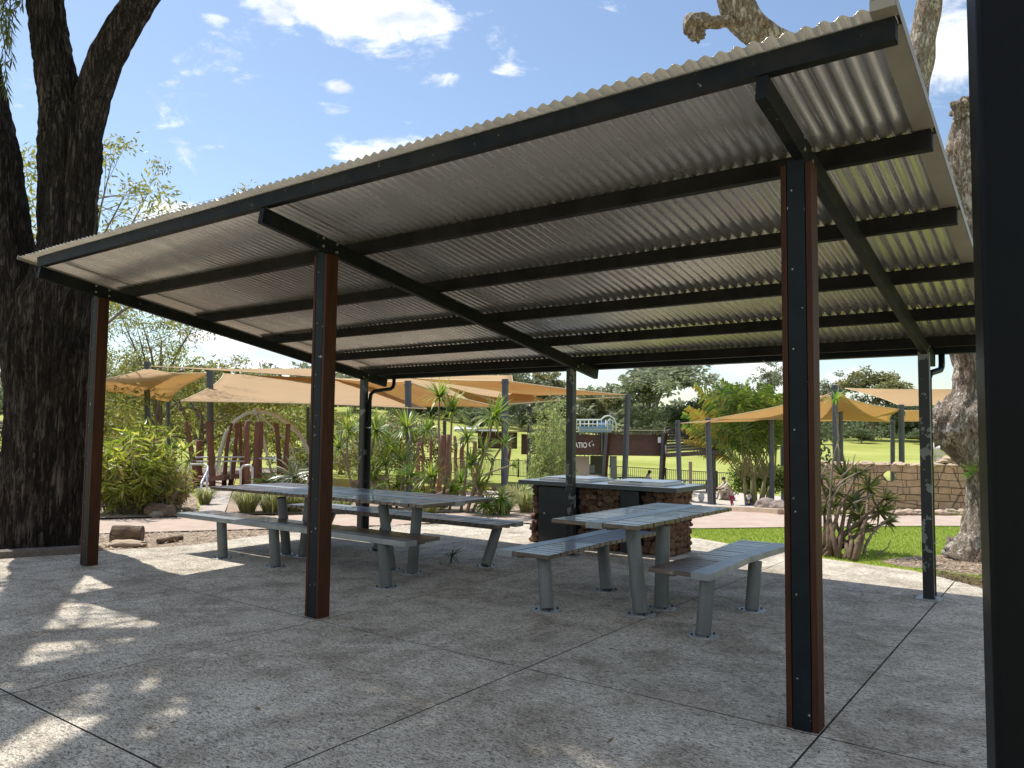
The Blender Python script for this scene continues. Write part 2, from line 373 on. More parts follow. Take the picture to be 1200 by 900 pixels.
# slab edge
mb = MB()
for i in range(len(patio)-1):
    a, b = patio[i], patio[i+1]; mb.add([(a[0], a[1], -.1), (b[0], b[1], -.1), (b[0], b[1], -.001), (a[0], a[1], -.001)], [(0, 1, 2, 3)])
o = mb.build('patio_slab_edge', M_conc); o['kind'] = 'structure'
path_near = [(-500, 640), (-150, 632), (0, 628), (115, 625), (220, 622), (330, 619), (420, 616), (500, 614.5), (600, 614), (700, 616), (822, 619), (963, 617), (1100, 616), (1300, 618), (1700, 626)]
path_far = [(1700, 612), (1300, 606), (1100, 604), (1030, 603), (963, 603), (918, 602.5), (840, 597.5), (760, 597), (600, 600), (450, 602), (300, 604), (220, 606), (115, 609), (0, 612), (-150, 616), (-500, 622)]
drape('path', GP(path_near+path_far), M_path, .0)
# ramp up to the log posts, pale paving of the play area, mulch beds
drape('ramp_path', GP([(232, 606), (262, 604.5), (268, 590), (272, 575), (276, 560), (330, 552), (330, 549), (200, 549), (205, 556), (225, 566), (238, 580)]), mat('ramp_boards', (.42, .36, .31), .85, var=(.36, .31, .27), vscale=3, bump=.4, bscale=40), .02)
drape('play_area_paving', GP([(780, 596.5), (840, 597), (918, 601.5), (963, 602.3), (975, 597), (940, 590), (912, 581.5), (880, 579), (850, 576), (812, 578), (780, 578), (700, 577), (640, 588), (640, 594), (700, 597)]), M_kids, .012)
drape('kerb_footpath', GP([(500, 592), (640, 583), (760, 574), (850, 571.5), (850, 569.5), (760, 570), (640, 574), (480, 580)]), M_kids, .02)
bedL = [tuple(p) for p in ([(-9.69, 3.65), (-9.51, 4.29), (-9.03, 5.5), (-9.13, 6.7), (-8.51, 9.12), (-7.6, 10.1), (-6.98, 10.45)] + GP([(600, 614.8), (500, 615.2), (420, 617), (330, 620), (220, 623), (115, 626), (0, 629), (-150, 633), (-500, 641)]) + [(-17, -6), (-14, -6), (-10.4, 1.0)])]
drape('mulch_bed', bedL, M_mulch, -.008)
drape('far_mulch_bed', GP([(-400, 621), (0, 611), (115, 608), (220, 605), (232, 604.5), (230, 585), (215, 570), (190, 560), (100, 565), (0, 570), (-300, 575)]), M_mulch, .012)
drape('planting_bed', GP([(264, 603.6), (300, 603), (450, 601.5), (600, 599.5), (634, 598), (640, 590), (610, 583), (540, 580), (480, 578), (400, 574), (330, 572), (274, 575), (268, 590)]), M_mulch, .012)
drape('mulch_under_gum', GP([(1032, 657), (1045, 654), (1075, 651.5), (1110, 650), (1180, 650), (1250, 655), (1260, 672), (1180, 676), (1130, 672), (1085, 666), (1050, 663)]), M_mulch, -.005, rag=.04, seed=3)
drape('mulch_strip', GP([(1092, 668), (1110, 671), (1150, 678), (1220, 690), (1290, 700), (1300, 712), (1220, 702), (1150, 690), (1105, 678)]), mat('dark_mulch', (.13, .09, .06), .95, var=(.22, .15, .1), vscale=14, bump=1.5, bscale=35), -.003, rag=.05, seed=5)
drape('lawn', GP([(700, 616.5), (822, 619.5), (963, 617.5), (1100, 616.5), (1300, 618.5), (1700, 627)]) + [(14, 6.1), (8, 6.02), (4, 6.52), (.6, 7.92), (-.74, 8.84), (-1.5, 9.47), (-2.5, 9.7), (-3.6, 10.06), (-4.3, 10.37), (-5.6, 10.52)], M_lawn, -.010)
# ================================================================ PICNIC SHELTER
M_steel = mat('charcoal_steel', (.006, .009, .012), .5, var=(.010, .014, .018), vscale=6, bump=.15, bscale=60, patch=((.30, .30, .29), 14, .69, .02), spec=.15)
M_peel = mat('peeling_black_paint', (.008, .009, .010), .4, bump=.2, bscale=40, patch=((.16, .16, .15), 7.5, .585, .008), spec=.5)
M_raft = mat('rafter_steel', (.006, .008, .010), .55, var=(.018, .017, .015), vscale=5, bump=.15, bscale=50, patch=((.16, .14, .11), 22, .68, .04), spec=.12)
M_purl = mat('purlin_steel', (.009, .008, .008), .65, var=(.020, .018, .016), vscale=5, bump=.2, bscale=60, spec=.12)
M_timber = mat('stained_hardwood', (.068, .024, .010), .55, var=(.032, .012, .006), vscale=5, bump=.3, bscale=40, stretch=(9, 9, .5), spec=.15)
M_galv = mat('galvanised_steel', (.42, .43, .43), .45, .8, var=(.3, .31, .31), vscale=9)
M_bolt = mat('zinc_bolt', (.35, .33, .3), .5, .8)
def sheet_mat():
    m = bpy.data.materials.new('weathered_corrugated_steel'); m.use_nodes = True; t = m.node_tree; b = t.nodes['Principled BSDF']
    tcn = N(t, 'ShaderNodeTexCoord')
    mpn = N(t, 'ShaderNodeMapping'); mpn.inputs['Scale'].default_value = (3, .8, 1); t.links.new(tcn.outputs['Object'], mpn.inputs[0])
    n1 = N(t, 'ShaderNodeTexNoise', i_Scale=1.3, i_Detail=8.0, i_Roughness=.7); t.links.new(mpn.outputs[0], n1.inputs['Vector'])
    r = N(t, 'ShaderNodeValToRGB'); r.color_ramp.elements[0].position = .35; r.color_ramp.elements[1].position = .7
    r.color_ramp.elements[0].color = (.50, .48, .445, 1); r.color_ramp.elements[1].color = (.38, .36, .33, 1); t.links.new(n1.outputs['Fac'], r.inputs[0])
    mp2 = N(t, 'ShaderNodeMapping'); mp2.inputs['Scale'].default_value = (40, 2, 1); t.links.new(tcn.outputs['Object'], mp2.inputs[0])
    n2 = N(t, 'ShaderNodeTexNoise', i_Scale=2.0, i_Detail=6.0, i_Roughness=.8); t.links.new(mp2.outputs[0], n2.inputs['Vector'])
    r2 = N(t, 'ShaderNodeMapRange'); r2.inputs[1].default_value = .5; r2.inputs[2].default_value = .8; r2.inputs[3].default_value = 1; r2.inputs[4].default_value = .75; t.links.new(n2.outputs['Fac'], r2.inputs[0])
    mx = N(t, 'ShaderNodeMix', data_type='RGBA', blend_type='MULTIPLY'); mx.inputs['Factor'].default_value = 1; t.links.new(r.outputs[0], mx.inputs[6]); t.links.new(r2.outputs[0], mx.inputs[7])
    t.links.new(mx.outputs[2], b.inputs['Base Color']); b.inputs['Metallic'].default_value = .65
    r3 = N(t, 'ShaderNodeMapRange'); r3.inputs[3].default_value = .20; r3.inputs[4].default_value = .36; t.links.new(n1.outputs['Fac'], r3.inputs[0]); t.links.new(r3.outputs[0], b.inputs['Roughness'])
    return m
M_sheet = sheet_mat()
M_trim = mat('beige_flashing', (.30, .26, .21), .5, .2, var=(.25, .22, .18), vscale=4)

SL = .172
def zr(y): return 2.865 - SL*(y-4.02)        # underside of rafters
sh = thing('picnic_shelter', (-4.83, 5.9, 0), 'large open picnic shelter with corrugated steel skillion roof on timber clad posts', 'shelter')
PXS = (-8.52, -4.84, -1.142)
rd, ph = .12, .098
for i, x in enumerate(PXS):
    # rafter: steel channel
    mb = MB(); y0, y1 = 3.42, 8.34
    mb.bar((x+.02, y0, zr(y0)+rd/2), (x+.02, y1, zr(y1)+rd/2), .006+.05, rd)
    rf = mb.build('rafter', M_raft, sh, bevel=.004)
    for (yy, zz) in ((3.98, .035), (3.98, .1), (4.12, .035), (4.12, .1), (7.85, .035), (7.95, .09)):
        for sx in (-.012, .052): mb = MB(); mb.tube([(x+sx, yy, zr(yy)+zz), (x+sx+(.006 if sx > 0 else -.006), yy, zr(yy)+zz)], .012, 6); mb.build('bolt', M_bolt, rf)
    # front post
    zt = zr(4.05)+.02
    mb = MB(); mb.box((x, 4.055, zt/2), (.09, .108, zt)); post = mb.build('post', M_steel, sh, bevel=.004)
    for s in (-1, 1):
        mb = MB(); mb.box((x+s*.0625, 4.058, (zr(4.06)-.012)/2+.004), (.029, .118, zr(4.06)-.012)); mb.build('timber_cladding', M_timber, post, bevel=.004)
    for k in range(7): mb = MB(); mb.tube([(x-.02, 3.998, .25+k*.41), (x-.02, 4.004, .25+k*.41)], .0045, 6); mb.build('screw', M_bolt, post)
    # back post
    zt = zr(7.9)+.03
    xq = x+(.012 if i != 1 else -.075)
    mb = MB(); mb.box((xq, 7.905, zt/2), (.09, .09, zt)); bp = mb.build('post', M_peel, sh, bevel=.004)
    mb = MB(); mb.box((xq, 7.905, .006), (.20, .20, .012)); mb.build('base_plate', M_galv, bp, bevel=.002)
PYS = [3.455, 4.40, 5.37, 6.33, 7.26, 8.10]
def zrt(y): return zr(y)+rd+.002
for j, y in enumerate(PYS):
    z = zrt(y)+ph/2+(.006 if j == 0 else 0); x0, x1 = (-8.56, -.568) if j == 0 else (-8.80, -.568)
    mb = MB()
    # C section: web at the front, two flanges and end lips
    th = .006
    mb.box(((x0+x1)/2, y-.028, z), (x1-x0, th, ph)); mb.box(((x0+x1)/2, y+.003, z-ph/2+th/2), (x1-x0, .055, th)); mb.box(((x0+x1)/2, y+.003, z+ph/2-th/2), (x1-x0, .055, th))
    mb.box(((x0+x1)/2, y+.028, z-ph/2+.012), (x1-x0, .004, .018))
    mb.box((x1-.002, y, z), (.004, .06, ph+.001))
    p = mb.build('purlin', M_purl if j else M_raft, sh)
    if j == 0:
        for x in PXS: mb = MB(); mb.tube([(x+.02, y+.01, z-ph/2-.03), (x+.02, y+.01, z-ph/2+.002)], .02, 8); mb.build('packer_bolt', M_bolt, p)
# corrugated roof sheets
def zs(y): return zrt(y)+ph+.006
pitch, amp = .0762, .0098
xs = np.arange(-8.86, -.56, pitch/8); ys = np.array([3.365, 4.40, 5.37, 6.33, 7.26, 8.10, 8.36])
def ssz(x, y): return zs(y) + amp + amp*np.cos(2*np.pi*x/pitch) + .0035*(np.floor((x+9)/(pitch*10)) % 2) + .0015*np.sin(x*1.7+y)
XX, YY = np.meshgrid(xs, ys, indexing='ij'); ZZ = ssz(XX, YY)
n1_, n2_ = XX.shape; a0 = (np.arange(n1_-1)[:, None]*n2_+np.arange(n2_-1)[None, :]).ravel()
mb = MB(); mb.add(np.stack([XX, YY, ZZ], -1).reshape(-1, 3), np.stack([a0, a0+n2_, a0+n2_+1, a0+1], 1).tolist())
rs = mb.build('roof_sheet', M_sheet, sh, smooth=True); so_ = rs.modifiers.new('thickness', 'SOLIDIFY'); so_.thickness = .0018; so_.offset = 1
mb = MB()
for y in PYS:
    for k in range(int((8.8-.6)/(pitch*3))):
        x = round((-8.8+k*pitch*3)/pitch)*pitch
        mb.tube([(x, y+.036, zs(y)-.012), (x, y+.036, zs(y)+.02)], .0035, 5)
t = mb.build('roof_screws', M_bolt, rs); t['kind'] = 'stuff'
# barge flashing on the right edge: flat soffit strip and upstand over the last corrugations
mb = MB()
for (xa, xb, dz) in ((-.652, -.552, -.0045),):
    for (ya, yb) in ((3.36, 3.425), (3.49, 4.37), (4.435, 5.34), (5.405, 6.30), (6.365, 7.23), (7.295, 8.07), (8.135, 8.37)):
        P = [(xa, ya, zs(ya)+dz), (xb, ya, zs(ya)+dz), (xb, yb, zs(yb)+dz), (xa, yb, zs(yb)+dz)]
        mb.add([(p[0], p[1], p[2]) for p in P]+[(p[0], p[1], p[2]+.0015) for p in P], [(0, 1, 2, 3), (4, 5, 6, 7), (0, 1, 5, 4), (1, 2, 6, 5), (2, 3, 7, 6), (3, 0, 4, 7)])
ya, yb = 3.36, 8.37
mb.bar((-.551, ya, zs(ya)+.02), (-.551, yb, zs(yb)+.02), .002, .052)
mb.bar((-.602, ya, zs(ya)+.0465), (-.602, yb, zs(yb)+.0465), .10, .002)
mb.build('barge_flashing', M_trim, sh)
mb = MB(); mb.bar((-.652, 3.359, zs(3.359)+.018), (-.553, 3.359, zs(3.359)+.018), .003, .045); mb.build('barge_end_cap', M_trim, sh)
# left barge: narrow folded trim
mb = MB(); mb.bar((-8.87, ya, zs(ya)+.012), (-8.87, yb, zs(yb)+.012), .012, .04); mb.build('barge_flashing', M_trim, sh)
# gutter and downpipes at the low edge
mb = MB(); yg = 8.38; zg = zs(8.36)-.055
mb.add([(-8.86, yg-.05, zg+.06), (-8.86, yg-.05, zg-.045), (-8.86, yg+.06, zg-.045), (-8.86, yg+.06, zg+.05), (-.56, yg-.05, zg+.06), (-.56, yg-.05, zg-.045), (-.56, yg+.06, zg-.045), (-.56, yg+.06, zg+.05)], [(0, 1, 5, 4), (1, 2, 6, 5), (2, 3, 7, 6), (0, 1, 2, 3), (4, 5, 6, 7)])
gt = mb.build('gutter', M_steel, sh); s2 = gt.modifiers.new('thickness', 'SOLIDIFY'); s2.thickness = .003
for x in (PXS[0], PXS[2]):
    mb = MB(); xx = x+(.10 if x < -5 else .045)
    mb.tube([(xx+.05, yg, zg-.04), (xx+.05, yg, zg-.13), (xx+.05, yg-.02, zg-.17), (xx+.045, yg-.06, zg-.20), (xx+.0, 8.02, zg-.25), (xx-.008, 7.965, zg-.30), (xx-.008, 7.95, zg-.4), (xx-.008, 7.95, .03)], .028, 12)
    dp = mb.build('downpipe', M_steel, sh, smooth=True)
    for z in (.5, 1.5): mb = MB(); mb.box((xx-.012, 7.95, z), (.068, .066, .02)); mb.build('pipe_bracket', M_galv, dp)

# near post at the right edge of the view
bp = at(1140, 1000, 1.55); px_, py_ = at(1213, 500, 1.56).x, at(1213, 500, 1.56).y
def rrect(hx, hy, r, n=5):
    P = []
    for (cx, cy, a0) in ((hx-r, hy-r, 0), (-hx+r, hy-r, 90), (-hx+r, -hy+r, 180), (hx-r, -hy+r, 270)):
        for k in range(n+1): a = R_(a0+90*k/n); P.append((cx+r*math.cos(a), cy+r*math.sin(a)))
    return P
np_ = thing('near_post', (px_, py_, 0), 'black steel post close by on the right edge of the picture', 'post')
ca, sa = math.cos(R_(10)), math.sin(R_(10))
sec = [(px_+x*ca-y*sa, py_+x*sa+y*ca) for x, y in rrect(.0925, .0925, .014)]
M_black = mat('black_gloss_paint', (.002, .0025, .004), .4, var=(.003, .0035, .005), vscale=8, bump=.1, bscale=90, patch=((.10, .10, .09), 15, .73, .02), spec=.12)
mb = MB(); mb.poly_prism(sec, .012, 3.25); mb.build('post', M_black, np_)
mb = MB(); mb.poly_prism([(px_+x*ca-y*sa, py_+x*sa+y*ca) for x, y in rrect(.15, .15, .02)], 0, .012); mb.build('base_plate', M_galv, np_)
mb = MB(); mb.poly_prism([(px_+x*ca-y*sa, py_+x*sa+y*ca) for x, y in rrect(.096, .096, .014)], 3.252, 3.262); mb.build('cap', M_black, np_)

# ================================================================ TABLES AND BENCHES
M_slat = mat('weathered_table_slats', (.042, .021, .012), .30, var=(.105, .062, .042), vscale=7, bump=.3, bscale=30, stretch=(1, 1, 3), patch=((.20, .175, .15), 9, .60, .12), spec=.9, coat=.25)
M_gpaint = mat('grey_powder_coat', (.125, .13, .122), .42, var=(.095, .10, .095), vscale=5, bump=.05, bscale=80, patch=((.32, .33, .33), 30, .72, .03))
M_flange = mat('scuffed_grey_flange', (.42, .43, .42), .4, .2, var=(.22, .23, .23), vscale=20)
M_strip = mat('worn_steel_strip', (.30, .32, .33), .35, .3, var=(.20, .215, .22), vscale=6, bump=.05, bscale=80)
M_bdk = mat('dark_bolt', (.03, .03, .03), .5, .5)
def leg(parent, foot, top, r=.050):
    r *= 1.1
    mb = MB(); mb.tube([(foot[0], foot[1], .010), top], r, 20, cap=False); lg = mb.build('leg', M_gpaint, parent, smooth=True)
    mb = MB(); mb.tube([(foot[0], foot[1], .0), (foot[0], foot[1], .008), (foot[0], foot[1], .011)], [r*2.0, r*2.0, r*1.9], 24)
    bpz = mb.build('base_plate', M_flange, lg)
    for k in range(4):
        a = R_(45+90*k); c = (foot[0]+r*1.55*math.cos(a), foot[1]+r*1.55*math.sin(a)); mb = MB(); mb.tube([(c[0], c[1], .0095), (c[0], c[1], .022)], .009, 6); mb.build('bolt', M_bdk, lg)
def slab(parent, x0, x1, y0, y1, z, along, strip, sw=.098, th=.034, waist=0, gap=.011, seed=1, ragg=.006):
    """seat or table top: cross slats on a steel strip. along: axis of the length; strip=(lo,hi) lateral range of the steel strip"""
    rnd = random.Random(seed); L0, L1, W0, W1 = (x0, x1, y0, y1) if along == 'x' else (y0, y1, x0, x1)
    n = int((L1-L0)/sw); st = (L1-L0)/n
    def wv(t, w):  # waist: narrows the sides towards the middle
        k = 1-abs((t-(L0+L1)/2)/((L1-L0)/2)); cen = (W0+W1)/2
        return w - waist*k*(1 if w > cen else -1)*(abs(w-cen)/((W1-W0)/2))
    mb = MB()
    for k in range(n):
        a, b = L0+k*st+gap/2, L0+(k+1)*st-gap/2; dz = rnd.uniform(-.0015, .0015); e0, e1 = rnd.uniform(0, ragg), rnd.uniform(0, ragg)
        for (wa, wb) in ([(W0+e0, strip[0]-.003), (strip[1]+.003, W1-e1)]):
            if wb-wa < .02: continue
            c = []
            for (t, w) in ((a, wv(a, wa)), (b, wv(b, wa)), (b, wv(b, wb)), (a, wv(a, wb))): c.append((t, w) if along == 'x' else (w, t))
            if k in (0, n-1):   # cut the outer corners
                pass
            mb.poly_prism(c, z-th+dz, z+dz)
    s = mb.build('slats', M_slat, parent, bevel=.003)
    mb = MB(); ts = np.linspace(L0-.002, L1+.002, 3)
    for i in range(2):
        c = []
        for (t, w) in ((ts[i], wv(ts[i], strip[0])), (ts[i+1], wv(ts[i+1], strip[0])), (ts[i+1], wv(ts[i+1], strip[1])), (ts[i], wv(ts[i], strip[1]))): c.append((t, w) if along == 'x' else (w, t))
        mb.poly_prism(c, z-.048, z+.003)
    fr = mb.build('steel_strip', M_strip, parent, bevel=.003)
    mb = MB(); cm = (W0+W1)/2
    for w in (cm-.1, cm+.1) if W1-W0 > .3 else (cm,):
        a_, b_ = ((L0+.1, w, z-.05), (L1-.1, w, z-.05))
        if along != 'x': a_, b_ = (a_[1], a_[0], a_[2]), (b_[1], b_[0], b_[2])
        mb.bar(a_, b_, .05, .03)
    mb.build('underframe', M_gpaint, parent)
TZ, BZ = .735, .455
# long table group on the left
c1 = (-7.0, 6.15, 0)
t1 = thing('picnic_table', c1, 'long slatted picnic table on four grey legs at the left under the shelter', 'picnic table', 'slatted tables under the shelter')
slab(t1, -8.80, -5.18, 5.62, 6.74, TZ, 'x', (6.10, 6.26), seed=2)
for f, tp in (((336, 650), (330, 583)), ((355, 652), (363, 583)), ((458, 668), (449, 592)), ((483, 672), (489, 595))):
    ft = G(*f); tt = zplane(*tp, .67); leg(t1, (ft.x, ft.y), tuple(tt))
b1 = thing('bench', (-6.9, 5.35, 0), 'long slatted bench on the near side of the long table', 'bench', 'slatted benches under the shelter')
slab(b1, -8.66, -4.93, 5.12, 5.60, BZ, 'x', (5.12, 5.27), waist=.03, seed=3)
for x, y in ((-7.83, 5.20), (-6.91, 5.22), (-5.24, 5.20)): leg(b1, (x, y), (x-.05, y-.0, BZ-.05))
b2 = thing('bench', (-6.8, 6.9, 0), 'long slatted bench on the far side of the long table', 'bench', 'slatted benches under the shelter')
slab(b2, -8.62, -5.06, 6.66, 7.14, BZ, 'x', (6.99, 7.14), waist=.03, seed=4)
for x in (-7.95, -6.92, -5.23): leg(b2, (x, 6.56+.12), (x, 6.62+.27, BZ-.05))
# short table group on the right
t2 = thing('picnic_table', (-3.19, 6.3, 0), 'shorter slatted picnic table in front of the stone clad barbecue', 'picnic table', 'slatted tables under the shelter')
slab(t2, -3.59, -2.79, 5.46, 7.50, TZ, 'y', (-3.25, -3.10), seed=5)
for f, tp in (((750.6, 720), (741, 619)), ((775, 712.5), (777, 616.5))):
    ft = G(*f); tt = zplane(*tp, .67); leg(t2, (ft.x, ft.y), tuple(tt), .055)
b3 = thing('bench', (-3.78, 6.3, 0), 'short slatted bench left of the short table, nearest the barbecue cabinet', 'bench', 'slatted benches under the shelter')
slab(b3, -4.03, -3.50, 5.30, 7.32, BZ, 'y', (-4.03, -3.87), waist=.045, seed=6)
for x, y in ((-3.56, 5.37), (-3.57, 6.38)): leg(b3, (x, y), (x-.10, y+.10, BZ-.05), .052)
b4 = thing('bench', (-2.4, 6.3, 0), 'short slatted bench with bent grey steel edge, right of the short table', 'bench', 'slatted benches under the shelter')
slab(b4, -2.64, -2.15, 5.34, 7.30, BZ, 'y', (-2.30, -2.15), waist=.05, seed=7)
for x, y in ((-2.225, 5.41), (-2.225, 6.44)): leg(b4, (x-.01, y), (x+.005, y+.055, BZ-.05), .05)

# ================================================================ BARBECUE
def gabion_mat():
    m = bpy.data.materials.new('laterite_stones'); m.use_nodes = True; t = m.node_tree; b = t.nodes['Principled BSDF']; b.inputs['Roughness'].default_value = .85
    ge = N(t, 'ShaderNodeNewGeometry'); r = N(t, 'ShaderNodeValToRGB'); t.links.new(ge.outputs['Random Per Island'], r.inputs[0]); e = r.color_ramp.elements
    e.new(.35); e.new(.7)
    for q, c in zip(e, ((.10, .045, .025), (.19, .095, .05), (.27, .16, .09), (.14, .07, .045))): q.color = (*c, 1)
    tcn = N(t, 'ShaderNodeTexCoord'); n = N(t, 'ShaderNodeTexNoise', i_Scale=22.0, i_Detail=8.0, i_Roughness=.8); t.links.new(tcn.outputs['Object'], n.inputs['Vector'])
    q = N(t, 'ShaderNodeMapRange'); q.inputs[1].default_value = .3; q.inputs[2].default_value = .7; q.inputs[3].default_value = .4; q.inputs[4].default_value = 1.4; t.links.new(n.outputs['Fac'], q.inputs[0])
    mx = N(t, 'ShaderNodeMix', data_type='RGBA', blend_type='MULTIPLY'); mx.inputs['Factor'].default_value = 1; t.links.new(r.outputs[0], mx.inputs[6]); t.links.new(q.outputs[0], mx.inputs[7]); t.links.new(mx.outputs[2], b.inputs['Base Color'])
    bb = N(t, 'ShaderNodeBump'); bb.inputs['Strength'].default_value = 1; bb.inputs['Distance'].default_value = .03; t.links.new(n.outputs['Fac'], bb.inputs['Height']); t.links.new(bb.outputs[0], b.inputs['Normal'])
    return m
M_gab = gabion_mat()
M_cab = mat('dark_cabinet_steel', (.012, .014, .016), .45, var=(.018, .02, .022), vscale=5, bump=.05, bscale=60)
M_dark = mat('black_void', (.006, .006, .006), .8)
M_stain = mat('stainless_steel', (.50, .51, .52), .32, .9, var=(.42, .43, .44), vscale=7, bump=.06, bscale=90)
M_top = mat('brushed_counter_top', (.34, .36, .38), .3, .8, var=(.26, .28, .30), vscale=6)
bx0, bx1, by0, by1, bh = -5.98, -3.90, 8.52, 9.22, .775
bq = thing('barbecue', ((bx0+bx1)/2, (by0+by1)/2, 0), 'double barbecue bench with stone filled sides and steel counter top', 'barbecue')
mb = MB(); mb.box(((bx0+bx1)/2, (by0+by1)/2+.02, bh/2), (bx1-bx0-.12, by1-by0-.14, bh-.01)); mb.build('core', M_dark, bq)
rnd = random.Random(11); st = MB()
def stones(o, ux, uz, w, h, nrm, n):
    """irregular stones packed over a w x h face"""
    o = Vector(o); ux = Vector(ux); nrm = Vector(nrm); ny = max(1, int(h/.075)); nx = max(1, int(w/.085))
    for j in range(ny):
        for i in range(nx):
            c = o + ux*((i+.5+rnd.uniform(-.25, .25)+(.5 if j % 2 else 0)*.6)*w/nx*(nx/(nx+.3))) + Vector((0, 0, (j+.5+rnd.uniform(-.2, .2))*h/ny)) - nrm*.02
            rr = rnd.uniform(.042, .062)
            s = Vector((rr*rnd.uniform(.9, 1.3),)*3)
            bmv = (abs(ux.x)*s.x + abs(nrm.x)*.05, abs(ux.y)*s.x+abs(nrm.y)*.05, rr*rnd.uniform(.75, 1.05))
            st.blob(c, bmv, seed=rnd.random()*99, amp=.5, sc_=1.8, sub=2)
cab0, cab1 = bx0+.20, bx0+.75
stones((bx0+.02, by0+.05, 0), (1, 0, 0), 0, .15, bh-.01, (0, -1, 0), 1)
stones((cab1+.02, by0+.05, 0), (1, 0, 0), 0, .62, bh-.01, (0, -1, 0), 1)
stones((bx1-.42, by0+.05, 0), (1, 0, 0), 0, .42, bh-.01, (0, -1, 0), 1)
stones((bx1-.04, by0+.06, 0), (0, 1, 0), 0, by1-by0-.1, bh-.01, (1, 0, 0), 1)
stones((bx0+.04, by0+.06, 0), (0, 1, 0), 0, by1-by0-.1, bh-.01, (-1, 0, 0), 1)
stones((bx0+.04, by1-.04, 0), (1, 0, 0), 0, bx1-bx0-.1, bh-.01, (0, 1, 0), 1)
st.build('stone_fill', M_gab, bq, smooth=False)
mb = MB(); mb.box(((cab0+cab1)/2, by0+.03, bh/2-.01), (cab1-cab0, .1, bh-.03)); cb = mb.build('cabinet_door', M_cab, bq, bevel=.004)
mb = MB(); mb.box(((cab0+cab1)/2+.02, by0-.0245, bh/2), (cab1-cab0-.1, .008, bh-.10)); dr = mb.build('door_panel', M_cab, cb, bevel=.002)
mb = MB(); mb.tube([(cab0+.1, by0-.028, bh*.52), (cab0+.1, by0-.036, bh*.52)], .014, 12); mb.build('lock', M_stain, cb)
mb = MB()
for k in range(6):
    for z in (.11, .67): mb.box((cab0+.12+k*.06, by0-.0295, z), (.035, .003, .006))
mb.build('vent_slots', M_dark, cb)
mb = MB(); mb.box(((cab1+.64+bx1-.42)/2, by0+.03, bh/2-.01), (bx1-.42-cab1-.66, .06, bh-.03)); mb.build('cabinet_door', M_cab, bq)
mb = MB(); mb.poly_prism([(bx0-.07, by0-.10), (bx1+.10, by0-.10), (bx1+.10, by1+.10), (bx0-.07, by1+.10)], bh, bh+.05); mb.build('counter_top', M_top, bq, bevel=.004)
M_ced = mat('shade_toned_counter_edge', (.10, .11, .115), .5, .5)  # edge strips coloured darker, painting in that only the top mirrors the sky
mb = MB(); mb.box(((bx0+bx1)/2+.015, by0-.104, bh+.022), (bx1-bx0+.178, .006, .054)); mb.build('darkened_counter_edge', M_ced, bq); mb = MB(); mb.box((bx1+.104, (by0+by1)/2, bh+.022), (.006, by1-by0+.206, .054)); mb.build('darkened_counter_edge', M_ced, bq)
for (cx, hd) in ((bx0+.55, .05), (bx1-.50, .05)):
    mb = MB(); mb.box((cx, (by0+by1)/2, bh+.065), (.78, .60, .03)); hp = mb.build('hotplate_surround', M_stain, bq, bevel=.006)
    mb = MB(); mb.box((cx, (by0+by1)/2, bh+.0885), (.70, .52, .016)); mb.build('lid', M_stain, hp, bevel=.005)
    mb = MB(); mb.box((cx, by0-.006+.05, bh+.088), (.16, .02, .010)); mb.build('handle', M_dark, hp)
